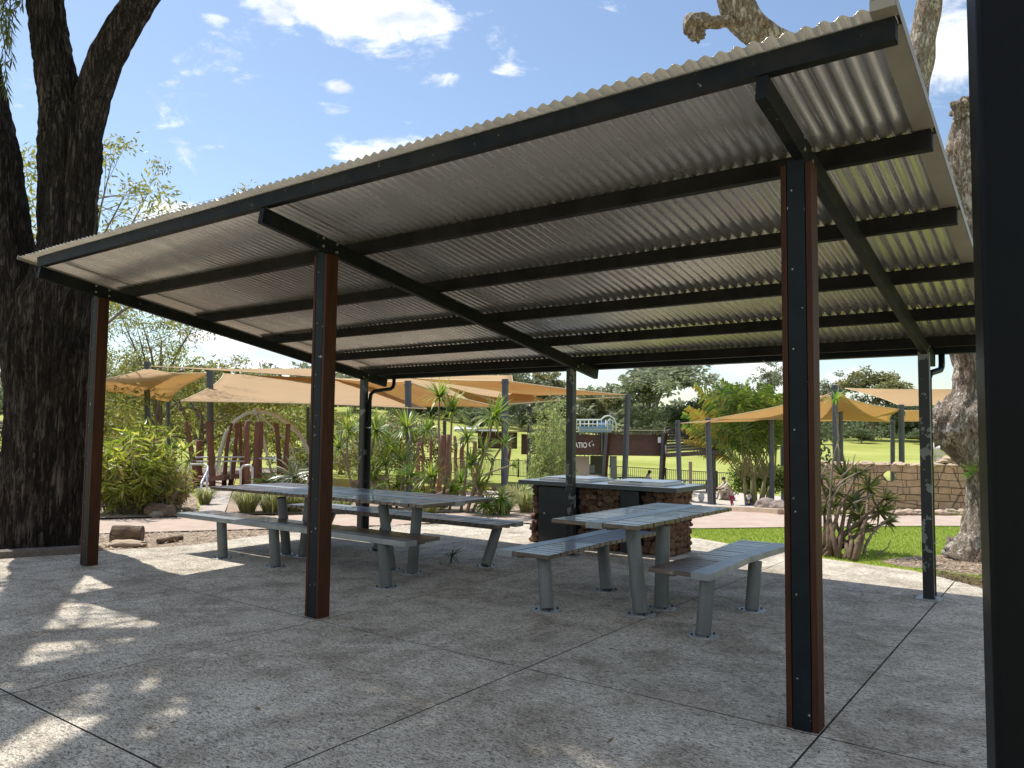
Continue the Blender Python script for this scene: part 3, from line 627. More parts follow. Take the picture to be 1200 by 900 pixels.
# ================================================================ VEGETATION
def bark_mat(name, c1, c2, sx=7, sz=1.1, dist=.05, c3=None, stg=1.0, p0=.36, p1=.95):
    """long fissures: stretched noise folded into ridges"""
    m = bpy.data.materials.new(name); m.use_nodes = True; t = m.node_tree; b = t.nodes['Principled BSDF']; b.inputs['Roughness'].default_value = .9; b.inputs['Specular IOR Level'].default_value = .2
    tcn = N(t, 'ShaderNodeTexCoord'); mpn = N(t, 'ShaderNodeMapping'); mpn.inputs['Scale'].default_value = (sx, sx, sz); t.links.new(tcn.outputs['Object'], mpn.inputs[0])
    def ridge(scale, detail, dst, w_):
        n = N(t, 'ShaderNodeTexNoise', i_Scale=scale, i_Detail=detail, i_Roughness=.6, i_Distortion=dst); t.links.new(mpn.outputs[0], n.inputs['Vector'])
        s1 = N(t, 'ShaderNodeMath', operation='SUBTRACT'); t.links.new(n.outputs['Fac'], s1.inputs[0]); s1.inputs[1].default_value = .5
        s2 = N(t, 'ShaderNodeMath', operation='ABSOLUTE'); t.links.new(s1.outputs[0], s2.inputs[0])
        s3 = N(t, 'ShaderNodeMath', operation='MULTIPLY'); t.links.new(s2.outputs[0], s3.inputs[0]); s3.inputs[1].default_value = w_; s3.use_clamp = True; return s3.outputs[0]
    r1, r2_ = ridge(1.1, 5.0, .35, 7.0), ridge(2.6, 6.0, .4, 6.0)
    mn = N(t, 'ShaderNodeMath', operation='MULTIPLY'); t.links.new(r1, mn.inputs[0]); t.links.new(r2_, mn.inputs[1])
    n1 = N(t, 'ShaderNodeTexNoise', i_Scale=5.0, i_Detail=10.0, i_Roughness=.8); t.links.new(mpn.outputs[0], n1.inputs['Vector'])
    h = N(t, 'ShaderNodeMath', operation='MULTIPLY_ADD'); t.links.new(n1.outputs['Fac'], h.inputs[0]); h.inputs[1].default_value = .7; t.links.new(mn.outputs[0], h.inputs[2])
    r = N(t, 'ShaderNodeValToRGB'); r.color_ramp.elements[0].position = p0; r.color_ramp.elements[1].position = p1
    r.color_ramp.elements[0].color = (*c1, 1); r.color_ramp.elements[1].color = (*c2, 1); t.links.new(h.outputs[0], r.inputs[0]); out = r.outputs[0]
    if c3:
        n3 = N(t, 'ShaderNodeTexNoise', i_Scale=2.2, i_Detail=7.0, i_Roughness=.7); t.links.new(tcn.outputs['Object'], n3.inputs['Vector'])
        q = N(t, 'ShaderNodeMapRange'); q.inputs[1].default_value = .48; q.inputs[2].default_value = .62; q.inputs[4].default_value = .75; t.links.new(n3.outputs['Fac'], q.inputs[0])
        mx = N(t, 'ShaderNodeMix', data_type='RGBA', blend_type='MULTIPLY'); t.links.new(q.outputs[0], mx.inputs['Factor']); t.links.new(out, mx.inputs[6]); mx.inputs[7].default_value = (*c3, 1); out = mx.outputs[2]
    t.links.new(out, b.inputs['Base Color'])
    bb = N(t, 'ShaderNodeBump'); bb.inputs['Strength'].default_value = stg; bb.inputs['Distance'].default_value = dist; t.links.new(h.outputs[0], bb.inputs['Height']); t.links.new(bb.outputs[0], b.inputs['Normal'])
    return m
M_bark = bark_mat('dark_fibrous_bark', (.016, .012, .010), (.20, .155, .13), 8, .75, .09)
M_bark2 = bark_mat('pale_gnarled_bark', (.13, .09, .06), (.72, .65, .57), 6, 2.4, .045, c3=(.72, .58, .48), p0=.30, p1=.72)
M_bark3 = mat('grey_trunk', (.20, .16, .12), .9, var=(.10, .08, .06), vscale=4, bump=1, bscale=12)
M_barkF = mat('far_trunk', (.17, .14, .11), .9, var=(.28, .24, .2), vscale=.8)

def trunk_tube(mb, px, nr=90, seg=56, lump=.10, ridge=.05, seed=0, k1=9, kz=.9, flare=0):
    """px: list of (x, y, depth, radius m) resampled as a smooth chain with bark ridges"""
    P = [at(a, b, c) for a, b, c, r in px]; Rr = [q[3] for q in px]
    cum = [0]
    for i in range(1, len(P)): cum.append(cum[-1]+(P[i]-P[i-1]).length)
    T = np.linspace(0, cum[-1], nr)
    C = np.stack([np.interp(T, cum, [p[k] for p in P]) for k in range(3)], -1)
    for _ in range(int(nr/12)):
        C[1:-1] = (C[:-2]+2*C[1:-1]+C[2:])/4
    Rd = np.interp(T, cum, Rr)
    V = []; pr = None
    for i in range(nr):
        t = Vector(C[min(i+1, nr-1)]-C[max(i-1, 0)]).normalized()
        r = t.cross(Vector((0, 1, .02))) if pr is None else pr-t*pr.dot(t); r.normalize(); pr = r; u = t.cross(r)
        for k in range(seg):
            a = 2*math.pi*k/seg; rr = Rd[i]
            q = Vector((math.cos(a), math.sin(a), 0))
            rr *= 1+lump*mnoise.noise(Vector((q.x*1.3, q.y*1.3, T[i]*kz))+Vector((seed*5, 0, 0)))
            e = mnoise.noise(Vector((q.x*k1*.5, q.y*k1*.5, T[i]*1.6))+Vector((0, seed*3, 0)))
            rr += ridge*(.5-abs(e)*1.6)*min(1, Rd[i]/.3)
            rr += ridge*.5*mnoise.noise(Vector((q.x*k1*1.4, q.y*k1*1.4, T[i]*5)))*min(1, Rd[i]/.3) + ridge*.28*mnoise.noise(Vector((q.x*k1*4, q.y*k1*4, T[i]*16)))*min(1, Rd[i]/.3)
            V.append(tuple(Vector(C[i])+(r*math.cos(a)+u*math.sin(a))*rr))
    Fc = [(i*seg+k, i*seg+(k+1) % seg, (i+1)*seg+(k+1) % seg, (i+1)*seg+k) for i in range(nr-1) for k in range(seg)]
    Fc.append(tuple(range(seg-1, -1, -1))); Fc.append(tuple((nr-1)*seg+k for k in range(seg)))
    mb.add(V, Fc); return C

def leaf_quads(pos, dirs, L, Wd, rng, fold=.0):
    """diamond leaves: pos (n,3), dirs (n,3) unit, L, Wd arrays"""
    n = len(pos); rv = rng.normal(size=(n, 3)); side = np.cross(dirs, rv); side /= np.linalg.norm(side, axis=1)[:, None]+1e-9
    L = np.broadcast_to(L, (n,))[:, None]; Wd = np.broadcast_to(Wd, (n,))[:, None]
    mid = pos+dirs*L*.42
    V = np.stack([pos, mid+side*Wd/2, pos+dirs*L, mid-side*Wd/2], 1)
    return V.reshape(-1, 3)
def unit(v): return v/(np.linalg.norm(v, axis=-1, keepdims=True)+1e-9)

def leaf_clumps(centres, radii, per, L, Wd, rng, droop=.3, shell=.0):
    out = []
    for c, r in zip(centres, radii):
        n = max(4, int(per*rng.uniform(.7, 1.3)))
        d = unit(rng.normal(size=(n, 3))); rad = np.power(rng.uniform(size=(n, 1)), .45)
        p = np.array(c)+d*rad*np.array(r); dr = unit(d*.5+rng.normal(size=(n, 3))*.6+np.array([0, 0, -droop]))
        out.append(leaf_quads(p, dr, L*rng.uniform(.7, 1.3, n), Wd*rng.uniform(.7, 1.3, n), rng))
    return np.concatenate(out)

# ---------------------------------------------------------------- the big dark gum on the left
LT = thing('gum_tree', tuple(G(48, 648)), 'huge dark barked gum tree with forked trunk at the left edge', 'tree')
mb = MB(); D0 = 9.45
trunk_tube(mb, [(47, 662, D0, .56), (49, 640, D0, .51), (52, 600, D0, .475), (54, 540, D0, .45), (55, 470, D0, .445), (53, 410, D0, .50), (62, 370, D0, .45), (76, 330, D0, .36), (78, 290, D0, .295), (80, 220, D0, .295), (84, 165, D0, .31), (73, 120, D0+.02, .225), (62, 70, D0+.05, .20), (52, 0, D0+.1, .195), (46, -60, D0+.1, .21), (40, -150, D0+.2, .2), (60, -300, D0+.4, .16), (90, -450, D0+.8, .12)], nr=420, seg=130, ridge=.055, seed=1)
trunk_tube(mb, [(30, 420, D0+.05, .36), (18, 360, D0+.05, .36), (8, 300, D0+.05, .30), (-2, 240, D0+.05, .29), (-12, 170, D0+.05, .28), (-26, 100, D0+.05, .27), (-38, 40, D0+.05, .26), (-55, -40, D0, .25), (-90, -200, D0-.3, .2), (-130, -400, D0-.6, .14)], nr=130, seg=60, seed=2)
CB = trunk_tube(mb, [(86, 210, D0+.06, .22), (98, 150, D0+.05, .205), (112, 105, D0, .19), (127, 60, D0, .18), (142, 35, D0, .175), (165, 0, D0, .165), (200, -60, D0, .16), (260, -160, D0+.1, .165), (330, -300, D0+.2, .13), (380, -450, D0+.3, .1)], nr=120, seg=56, seed=3)
tr_ = mb.build('trunk', M_bark, LT, smooth=True)
# limbs and crown above the picture; some foliage hangs in at the top left
rng = np.random.default_rng(5); rnd = random.Random(5)
mb = MB(); cents = []; rads = []
tips = [(-10.8, 3.2, 9.0), (-9.4, 6.6, 10.5), (-8.3, 2.0, 9.2), (-7.2, 4.2, 11.3), (-11.5, 5.2, 10.2), (-9.8, .2, 8.6), (-6.2, 1.2, 9.6), (-12.5, 1.6, 8.4), (-7.4, -1.6, 9.6), (-10.6, -2.4, 9.0), (-8.8, 4.6, 12.6), (-5.4, 3.6, 11.0), (-13.0, -1., 8.5), (-9.0, -4.0, 10.), (-5.5, -1.0, 10.8), (-4.6, -3.2, 10.2), (-7.0, -5.5, 9.8), (-9.4, 2.6, 9.8), (-7.6, 2.9, 10.3), (-7.0, 2.0, 9.8), (-6.4, 2.8, 10.2), (-5.6, 2.0, 10.4), (-6.2, 3.2, 11.0), (-7.8, 2.2, 10.0), (-6.8, 1.4, 10.2), (-5.8, 2.8, 9.8), (-8.0, 3.3, 10.0), (-8.8, 3.3, 10.2), (-7.4, 3.3, 10.6), (-8.4, 2.7, 9.6)]
org = Vector(at(84, -120, D0))
for i, t_ in enumerate(tips):
    a = org+Vector((rnd.uniform(-.3, .3), rnd.uniform(-.3, .3), rnd.uniform(-.5, 1.2))); b = Vector(t_); q1 = a.lerp(b, .35)+Vector((rnd.uniform(-.4, .4), rnd.uniform(-.4, .4), .5)); q2 = a.lerp(b, .7)+Vector((rnd.uniform(-.4, .4), rnd.uniform(-.4, .4), .4))
    mb.tube([a, q1, q2, b], [.15, .10, .06, .03], 8)
    for k in range(7 if t_[0] > -10.5 else 3):
        c = b+Vector((rnd.gauss(0, .75), rnd.gauss(0, .75), rnd.gauss(0, .5))); mb.tube([b, b.lerp(c, .5)+Vector((0, 0, .1)), c], [.03, .02, .008], 5, cap=False)
        cents.append(tuple(c)); rads.append((.46, .46, .36))
mb.build('limbs', M_bark, LT, smooth=True)
M_gumleaf = leafmat('gum_leaves', [(.05, .075, .02), (.07, .10, .03), (.10, .12, .035), (.15, .13, .04)], .35)
V = leaf_clumps(cents, rads, 145, .18, .06, rng, droop=.8)
quadmesh('crown', V, len(V)//4, M_gumleaf, LT)
# hanging sprays at the top left corner of the view
pos = []; dirs = []; tw = MB()
for (x0, y0, ln) in ((2, -25, 70), (8, -30, 62), (14, -25, 75), (20, -30, 55), (26, -30, 38), (40, -30, 20), (50, -30, 12), (-6, -30, 90), (0, 10, 100), (10, 20, 50)):
    d_ = 7.2+rnd.uniform(-.5, .5); a = at(x0, y0, d_); b = at(x0+rnd.uniform(-8, 10), y0+ln, d_+.1)
    tw.tube([a, a.lerp(b, .5)+Vector((.03, 0, 0)), b], .003, 4)
    for k in range(int(ln*.55)):
        t = rnd.random(); pos.append(tuple(a.lerp(b, t))); dirs.append((rnd.gauss(0, .5), rnd.gauss(0, .5), -1))
tw.build('hanging_twigs', M_bark, LT)
V = leaf_quads(np.array(pos), unit(np.array(dirs)), .13, .018, rng)
quadmesh('hanging_leaves', V, len(V)//4, M_gumleaf, LT)

# ---------------------------------------------------------------- gnarled tree on the right, lopped limbs over the roof
RT = thing('gnarled_tree', tuple(G(1136, 655)), 'pale gnarled old tree with swollen trunk and lopped bare limbs on the right', 'tree')
mb = MB(); D1 = 9.3
trunk_tube(mb, [(1146, 662, D1, .40), (1150, 648, D1, .36), (1156, 628, D1, .24), (1158, 600, D1, .22), (1158, 570, D1, .22), (1157, 545, D1, .24), (1146, 520, D1, .35), (1140, 500, D1, .36), (1148, 470, D1, .29), (1152, 440, D1, .27), (1148, 405, D1, .30), (1146, 370, D1, .28), (1152, 320, D1, .25), (1150, 280, D1+.05, .22), (1136, 240, D1+.05, .20), (1126, 205, D1+.05, .185), (1128, 175, D1+.05, .16), (1134, 150, D1+.05, .15), (1134, 132, D1+.05, .13), (1132, 120, D1+.05, .07)], nr=170, seg=64, lump=.28, ridge=.07, seed=7, k1=6, kz=3.0)
trunk_tube(mb, [(1146, 400, D1+.2, .22), (1110, 320, D1+.5, .19), (1080, 240, D1+.6, .17), (1066, 170, D1+.6, .16), (1070, 110, D1+.6, .16), (1080, 60, D1+.6, .155), (1088, 10, D1+.6, .145), (1094, -50, D1+.7, .13), (1120, -150, D1+.8, .10)], nr=90, seg=40, lump=.2, ridge=.035, seed=8, k1=6, kz=2.4)
trunk_tube(mb, [(1080, 240, D1+.6, .17), (1040, 150, D1+.6, .16), (985, 85, D1+.5, .16), (940, 58, D1+.5, .155), (905, 48, D1+.4, .16), (882, 36, D1+.4, .185), (866, 12, D1+.4, .19), (852, -15, D1+.4, .17), (840, -60, D1+.5, .15), (850, -150, D1+.5, .11)], nr=90, seg=40, lump=.25, ridge=.04, seed=9, k1=6, kz=2.4)
trunk_tube(mb, [(868, 26, D1+.35, .10), (848, 25, D1+.35, .075), (832, 26, D1+.3, .07), (822, 24, D1+.3, .10), (814, 27, D1+.3, .13), (808, 32, D1+.3, .10), (806, 40, D1+.3, .05)], nr=30, seg=24, lump=.5, ridge=.03, seed=10, k1=5, kz=7)
for (x, y, r, s) in ((1112, 500, .20, 1), (1124, 647, .13, 2), (1158, 652, .22, 3), (1112, 135, .0, 4), (816, 36, .10, 5), (1128, 128, .12, 6)):
    if r: p = at(x, y, D1 if x > 1000 else D1+.3); mb.blob(p, (r, r, r*1.15), seed=s, amp=.7, sc_=2.2, sub=4)
mb.build('trunk', M_bark2, RT, smooth=True)
pos = []; dirs = []
for k in range(26): p = at(1143+rnd.uniform(-3, 6), 553+rnd.uniform(-2, 2), D1-.35); pos.append(tuple(p)); dirs.append(tuple(Vector(np.array(Rv))*rnd.uniform(-1, .4)+Vector((0, 0, rnd.uniform(-.3, .5)))))
V = leaf_quads(np.array(pos), unit(np.array(dirs)), .20, .012, rng); M_epi = leafmat('fresh_sprout_leaves', [(.12, .25, .03), (.2, .33, .05)], .4)
quadmesh('sprout', V, len(V)//4, M_epi, RT)

# ---------------------------------------------------------------- generic trees for the middle distance and the far bank
def grow_tree(name, H, CR, seed, mleaf, mbark, nclump, per, L, Wd, trunk_r, crown0=.3, droop=.3, clumpr=.2, open_=1.0, nlimb=8, lean=0):
    """tree at the origin: trunk with limbs running to leaf clumps. returns root"""
    rng = np.random.default_rng(seed); rnd = random.Random(seed)
    root = bpy.data.objects.new(name, None); COL.objects.link(root)
    mb = MB(); top = Vector((lean*H, 0, H*.75)); P = [Vector((0, 0, -.3)), Vector((lean*H*.1, 0, H*crown0*.6)), Vector((lean*H*.4, rnd.uniform(-.05, .05)*H, H*crown0*1.2)), top]
    mb.tube(P, [trunk_r*1.25, trunk_r, trunk_r*.75, trunk_r*.2], 8)
    cs = []; rs_ = []
    nl = nlimb; cl = []
    for i in range(nl):
        a = 2*math.pi*(i+rnd.uniform(-.3, .3))/nl*1.618*2; el = rnd.uniform(.0, 1.0)
        zc = H*(crown0+(1-crown0)*(.15+.75*el)); rr = CR*math.sqrt(max(.12, 1-((el-.35)/.75)**2))*rnd.uniform(.5, .9)
        e = Vector((lean*H*.6+rr*math.cos(a), rr*math.sin(a), zc)); s0 = P[1].lerp(P[3], rnd.uniform(.1, .7)); md = s0.lerp(e, .5)+Vector((0, 0, .04*H))
        mb.tube([s0, md, e], [trunk_r*.4, trunk_r*.25, trunk_r*.08], 6, cap=False); cl.append((e, md))
    for i in range(nclump):
        e, md = cl[i % nl]; c = e+Vector((rnd.gauss(0, CR*.26), rnd.gauss(0, CR*.26), rnd.gauss(0, H*.07)))
        mb.tube([md.lerp(e, rnd.random()), c], [trunk_r*.08, trunk_r*.03], 4, cap=False)
        k = rnd.uniform(.6, 1.3)*clumpr*CR; cs.append(tuple(c)); rs_.append((k, k, k*.7))
    mb.build('trunk', mbark, root, smooth=True)
    V = leaf_clumps(cs, rs_, per, L, Wd, rng, droop)
    quadmesh('crown', V, len(V)//4, mleaf, root)
    return root
M_euc = leafmat('eucalypt_leaves', [(.11, .13, .08), (.16, .185, .11), (.23, .25, .15), (.32, .33, .22)], .3, spec=.5)
M_euc2 = leafmat('dull_olive_leaves', [(.12, .13, .06), (.18, .185, .08), (.24, .235, .10), (.30, .28, .13)], .35)
M_dkl = leafmat('dark_green_leaves', [(.07, .09, .045), (.12, .15, .07), (.18, .21, .11)], .25)
prot = [grow_tree('gum_tree', 10, 5.0, 21, M_euc, M_barkF, 110, 95, .5, .26, .28, .15, clumpr=.22),
        grow_tree('gum_tree', 11, 4.2, 22, M_euc2, M_barkF, 90, 85, .46, .22, .24, .26, clumpr=.21),
        grow_tree('gum_tree', 8, 4.5, 23, M_dkl, M_barkF, 90, 90, .46, .24, .25, .08, clumpr=.24),
        grow_tree('gum_tree', 12, 3.6, 24, M_euc, M_barkF, 60, 75, .42, .18, .22, .40, clumpr=.22)]
used_p = [False]*4
def far_tree(px, py_top, d, kind, label, wide=1.0, rot=None, zb=None, grp='trees on the far side of the field'):
    """stands at depth d in the column of px with its top at py_top"""
    p = at(px, 500, d); zg_ = gz(p.x, p.y) if zb is None else zb; ztop = at(px, py_top, d).z; Hh = (10, 11, 8, 12)[kind]
    s = max(.3, (ztop-zg_)/(Hh*1.02))
    if used_p[kind]: o = copy_tree(prot[kind])
    else: o = prot[kind]; used_p[kind] = True
    o.location = (p.x, p.y, zg_-.1); o.scale = (s*wide, s*wide, s); o.rotation_euler = (0, 0, rot if rot is not None else (px*1.7) % 6.28)
    tag(o, label, 'tree', grp)
    return o
rnd = random.Random(77)
FT = [ # px, top y, depth, kind, wide, label
 (760, 424, 128, 0, 1.55, 'largest rounded grey green gum tree on the far bank above the kiosk roof'),
 (722, 455, 136, 1, 1.1, 'olive gum tree on the left shoulder of the big rounded gum'),
 (806, 470, 132, 2, 1.1, 'dark low tree filling the right foot of the big rounded gum'),
 (838, 462, 130, 1, 1.0, 'yellow olive gum tree right of the big rounded gum above the pergola'),
 (868, 450, 138, 0, 1.1, 'olive crowned gum tree left of the giant fan palm'),
 (905, 428, 150, 3, 1.1, 'tall thin topped gum tree behind the front timber clad post on the right'),
 (948, 452, 150, 3, 1.0, 'gum tree showing just right of the front timber clad post'),
 (985, 440, 140, 3, 1.2, 'tall open gum tree behind the twin sail posts'),
 (1022, 435, 138, 1, 1.3, 'broad topped gum tree above the right hand tan sail'),
 (1058, 470, 136, 2, 1.3, 'dark bushy tree under the right hand tan sail'),
 (1098, 476, 134, 0, 1.2, 'gum tree between the peeling back post and gnarled trunk'),
 (1010, 500, 128, 2, 1.6, 'low dark bush like tree along the far field edge right of the palm'),
 (955, 495, 126, 2, 1.2, 'low dark tree at the field edge beside the front right post'),
 (1080, 505, 126, 2, 1.4, 'low dark tree at the field edge left of the gnarled trunk'),
 (1180, 465, 134, 1, 1.3, 'gum tree right of the gnarled trunk'),
 (610, 432, 132, 0, 1.2, 'grey green gum tree above the middle tan sails'),
 (640, 436, 138, 1, 1.0, 'olive gum tree behind the weeping bamboo'),
 (575, 445, 140, 2, 1.2, 'dark tree behind the middle sail post'),
 (540, 440, 136, 0, 1.2, 'gum tree behind the tall dracaena heads'),
 (500, 448, 138, 2, 1.3, 'dark tree beyond the field behind the central sails'),
 (455, 455, 136, 1, 1.2, 'olive tree beyond the field beside the back left post'),
 (415, 440, 132, 0, 1.1, 'grey gum tree above the sail between front and back left posts'),
 (660, 470, 134, 2, 1.3, 'dark bushy tree just right of the weeping bamboo top'),
 (690, 462, 126, 1, 1.0, 'yellowish tree behind the blue slide frame'),
 (560, 478, 120, 2, 1.3, 'low dark tree at the top edge of the field behind the dracaenas'),
 (470, 482, 118, 2, 1.5, 'low dark tree at the field top left of the central sail post'),
 (380, 425, 128, 3, 1.2, 'thin topped gum tree above the long sail'),
 (350, 455, 124, 2, 1.5, 'dark round tree behind the climbing arch'),
 (310, 445, 120, 1, 1.4, 'olive tree behind the climbing arch top'),
]
for (px, ty, d, k, wd, lb) in FT: far_tree(px, ty, d, k, lb, wd)
# nearer gums behind the play area on the left
M_nl = leafmat('pale_gum_leaves', [(.10, .12, .03), (.16, .18, .045), (.24, .24, .06), (.30, .27, .09)], .45)
def mid_tree(px, pyb, py_top, d, seed, label, CRk, nclump=80, per=60, L=.15, Wd=.05, crown0=.25, trunk_r=.18, lean=0, ml=None, nlimb=12, clumpr=.16, grp='gums behind the play area'):
    p = at(px, 500, d); zg_ = gz(p.x, p.y); Hh = at(px, py_top, d).z-zg_
    o = grow_tree('gum_tree', Hh, CRk, seed, ml or M_nl, M_bark3, nclump, per, L, Wd, trunk_r, crown0, .5, clumpr, nlimb=nlimb, lean=lean)
    o.location = (p.x, p.y, zg_-.05); o.rotation_euler = (0, 0, seed*1.3); tag(o, label, 'tree', grp); return o
mid_tree(40, 560, 120, 21, 31, 'tall airy gum with thin yellow green leaves behind the dark trunk', 4.6, 100, 55, .17, .055, .3, .16, 0)
mid_tree(96, 560, 160, 30, 32, 'slender gum with curving bare limbs showing above the roof left corner', 4.9, 62, 60, .19, .065, .42, .15, 0, nlimb=10, clumpr=.13)
mid_tree(185, 560, 345, 36, 33, 'spreading olive gum behind the first tan sail', 4.0, 100, 60, .17, .06, .22, .2, 0)
mid_tree(90, 560, 400, 38, 34, 'bushy gum low behind the dark trunk right side', 3.6, 90, 60, .17, .06, .1, .18, 0)
mid_tree(20, 560, 420, 24, 35, 'bushy gum low at the left edge of the view', 3.6, 100, 60, .17, .06, .08, .18, 0)
mid_tree(235, 560, 425, 40, 36, 'grey olive tree behind the leaning log posts', 4.5, 100, 60, .24, .09, .15, .2, 0)
mid_tree(290, 560, 455, 48, 37, 'grey green tree behind the arch frame', 5.0, 110, 60, .28, .10, .05, .2, 0)
mid_tree(140, 560, 440, 45, 38, 'olive tree filling the gap behind the clumping bush', 5.0, 110, 60, .26, .1, .05, .2, 0)
mid_tree(455, 560, 480, 42, 39, 'dark leafy tree behind the front sail post at centre', 3.6, 110, 60, .20, .08, .05, .12, 0, ml=M_euc2)

mid_tree(400, 560, 478, 44, 40, 'olive bushy tree behind the back left post', 3.4, 100, 60, .22, .09, .05, .14, 0)
mid_tree(335, 560, 468, 56, 50, 'dense olive tree behind the parked white utility', 4.5, 110, 60, .28, .11, .1, .2, 0)
# ---------------------------------------------------------------- strap leaved plants
def rosette(c, axis, n, L, Wd, rng, droop=.5, up=.3, m=5):
    """strap leaves around a stem tip; returns strips (n,m,2,3)"""
    c = np.array(c); ax = unit(np.array(axis, float)); out = []
    for i in range(n):
        ph = rng.uniform(0, 2*np.pi); el = rng.uniform(up-.5, 1.2)
        t1_ = np.cross(ax, [0.3, .2, .9]); t1_ = unit(t1_); t2_ = np.cross(ax, t1_)
        h = t1_*np.cos(ph)+t2_*np.sin(ph); d = unit(h*np.cos(el)+ax*np.sin(el)); ln = L*rng.uniform(.7, 1.15)
        side = unit(np.cross(d, ax)+1e-6); pts = []; p = c.copy(); dd = d.copy()
        wv = [.5, 1, .9, .6, .04][:m]
        for j in range(m):
            w_ = Wd*wv[j]/2; pts.append([p-side*w_, p+side*w_])
            dd = unit(dd+np.array([0, 0, -droop*.28*(1+.5*j)*max(.2, np.linalg.norm(h*np.cos(el)))])); p = p+dd*ln/(m-1)
        out.append(pts)
    return out
M_drac = leafmat('dracaena_leaves', [(.10, .17, .03), (.16, .25, .045), (.26, .33, .06), (.36, .34, .10)], .35, rough=.4, spec=.5)
M_dracd = leafmat('dark_dracaena_leaves', [(.04, .06, .02), (.07, .10, .03), (.13, .15, .05), (.22, .2, .1)], .25, rough=.35, spec=.6)
M_cane = mat('pale_cane_stem', (.30, .25, .19), .8, var=(.18, .14, .10), vscale=9, bump=.6, bscale=60, stretch=(1, 1, 3))
def dracaena(px, pyb, heads, d, label, seed, L=.45, W_=.034, n=74, ml=None, stem_r=.022, grp=None, name='dracaena', rosd=.5):
    rng = np.random.default_rng(seed); rnd = random.Random(seed)
    base = at(px, pyb, d); base.z = gz(base.x, base.y)
    root = thing(name, tuple(base), label, 'plant', grp)
    mb = MB(); S = []
    for (hx, hy, *rest) in heads:
        hd = d+rnd.uniform(-.3, .3); h = at(hx, hy, hd); b0 = base+Vector((rnd.uniform(-.15, .15), rnd.uniform(-.15, .15), 0))
        q = b0.lerp(h, .5)+Vector((rnd.uniform(-.12, .12), rnd.uniform(-.12, .12), 0)); q2 = b0.lerp(h, .8)+Vector((rnd.uniform(-.06, .06), rnd.uniform(-.06, .06), 0))
        sr = rest[1] if len(rest) > 1 else stem_r
        mb.tube([b0, q, q2, h], [sr*1.3, sr, sr*.9, sr*.8], 7, lump=.2)
        k = rest[0] if rest else 1.0
        S += rosette(h, (h-q2).normalized(), int(n*min(1.3, k)), L*k, W_, rng, droop=rosd)
    mb.build('stem', M_cane, root, smooth=True); stripmesh('leaves', S, ml or M_drac, root)
    return root
gd = 'dracaenas in the bed beyond the path'
dracaena(512, 592, [(515, 466, 1.1), (530, 482, 1.1)], 14.6, 'tallest two headed dracaena rising in front of the sail at centre', 41, grp=gd)
dracaena(480, 590, [(477, 503, 1.2), (500, 505, .8), (455, 520, .8)], 15.0, 'dracaena with drooping head beside the central grey sail post', 42, grp=gd)
dracaena(548, 600, [(578, 490, 1.25), (548, 515, .8), (566, 530, .8), (590, 520, .7)], 14.0, 'many stemmed dracaena nearest the picnic area, with a wide leafy head', 43, grp=gd)
dracaena(575, 602, [(552, 545, .8), (588, 585, .7), (560, 570, .9), (570, 592, .7)], 13.8, 'low leafy dracaena at the right end of the bed', 44, grp=gd)
dracaena(425, 592, [(408, 505, 1.1), (440, 505, 1.1), (398, 525, .9)], 15.2, 'dracaena with two heads on either side of the back left post', 45, grp=gd)
dracaena(458, 600, [(452, 545, 1.1), (440, 560, 1.0), (470, 540, 1.1), (480, 558, 1.0), (465, 570, 1.0), (430, 550, 1.0)], 14.6, 'dense low yellow green dracaena clump behind the long table', 46, L=.5, n=60, grp=gd)
dracaena(520, 598, [(505, 560, 1.0), (528, 575, .8), (540, 565, 1.0), (498, 582, .8)], 14.4, 'low dracaena between the clump and the tall stems', 47, grp=gd)
dracaena(362, 598, [(345, 560, 1.2), (372, 555, 1.1), (330, 575, .9), (352, 578, 1.0), (318, 566, .9)], 15.2, 'bushy strap leaved plant seen above the left table', 48, L=.5, n=60, ml=M_dracd, grp=gd)
dracaena(490, 560, [(600, 545, .5), (612, 575, .6)], 17.0, 'small dracaena with thin stems near the weeping bamboo', 49, grp=gd)
M_brst = mat('brown_shrub_stem', (.20, .13, .08), .8, var=(.11, .07, .045), vscale=9, bump=.8, bscale=50, stretch=(1, 1, 3))
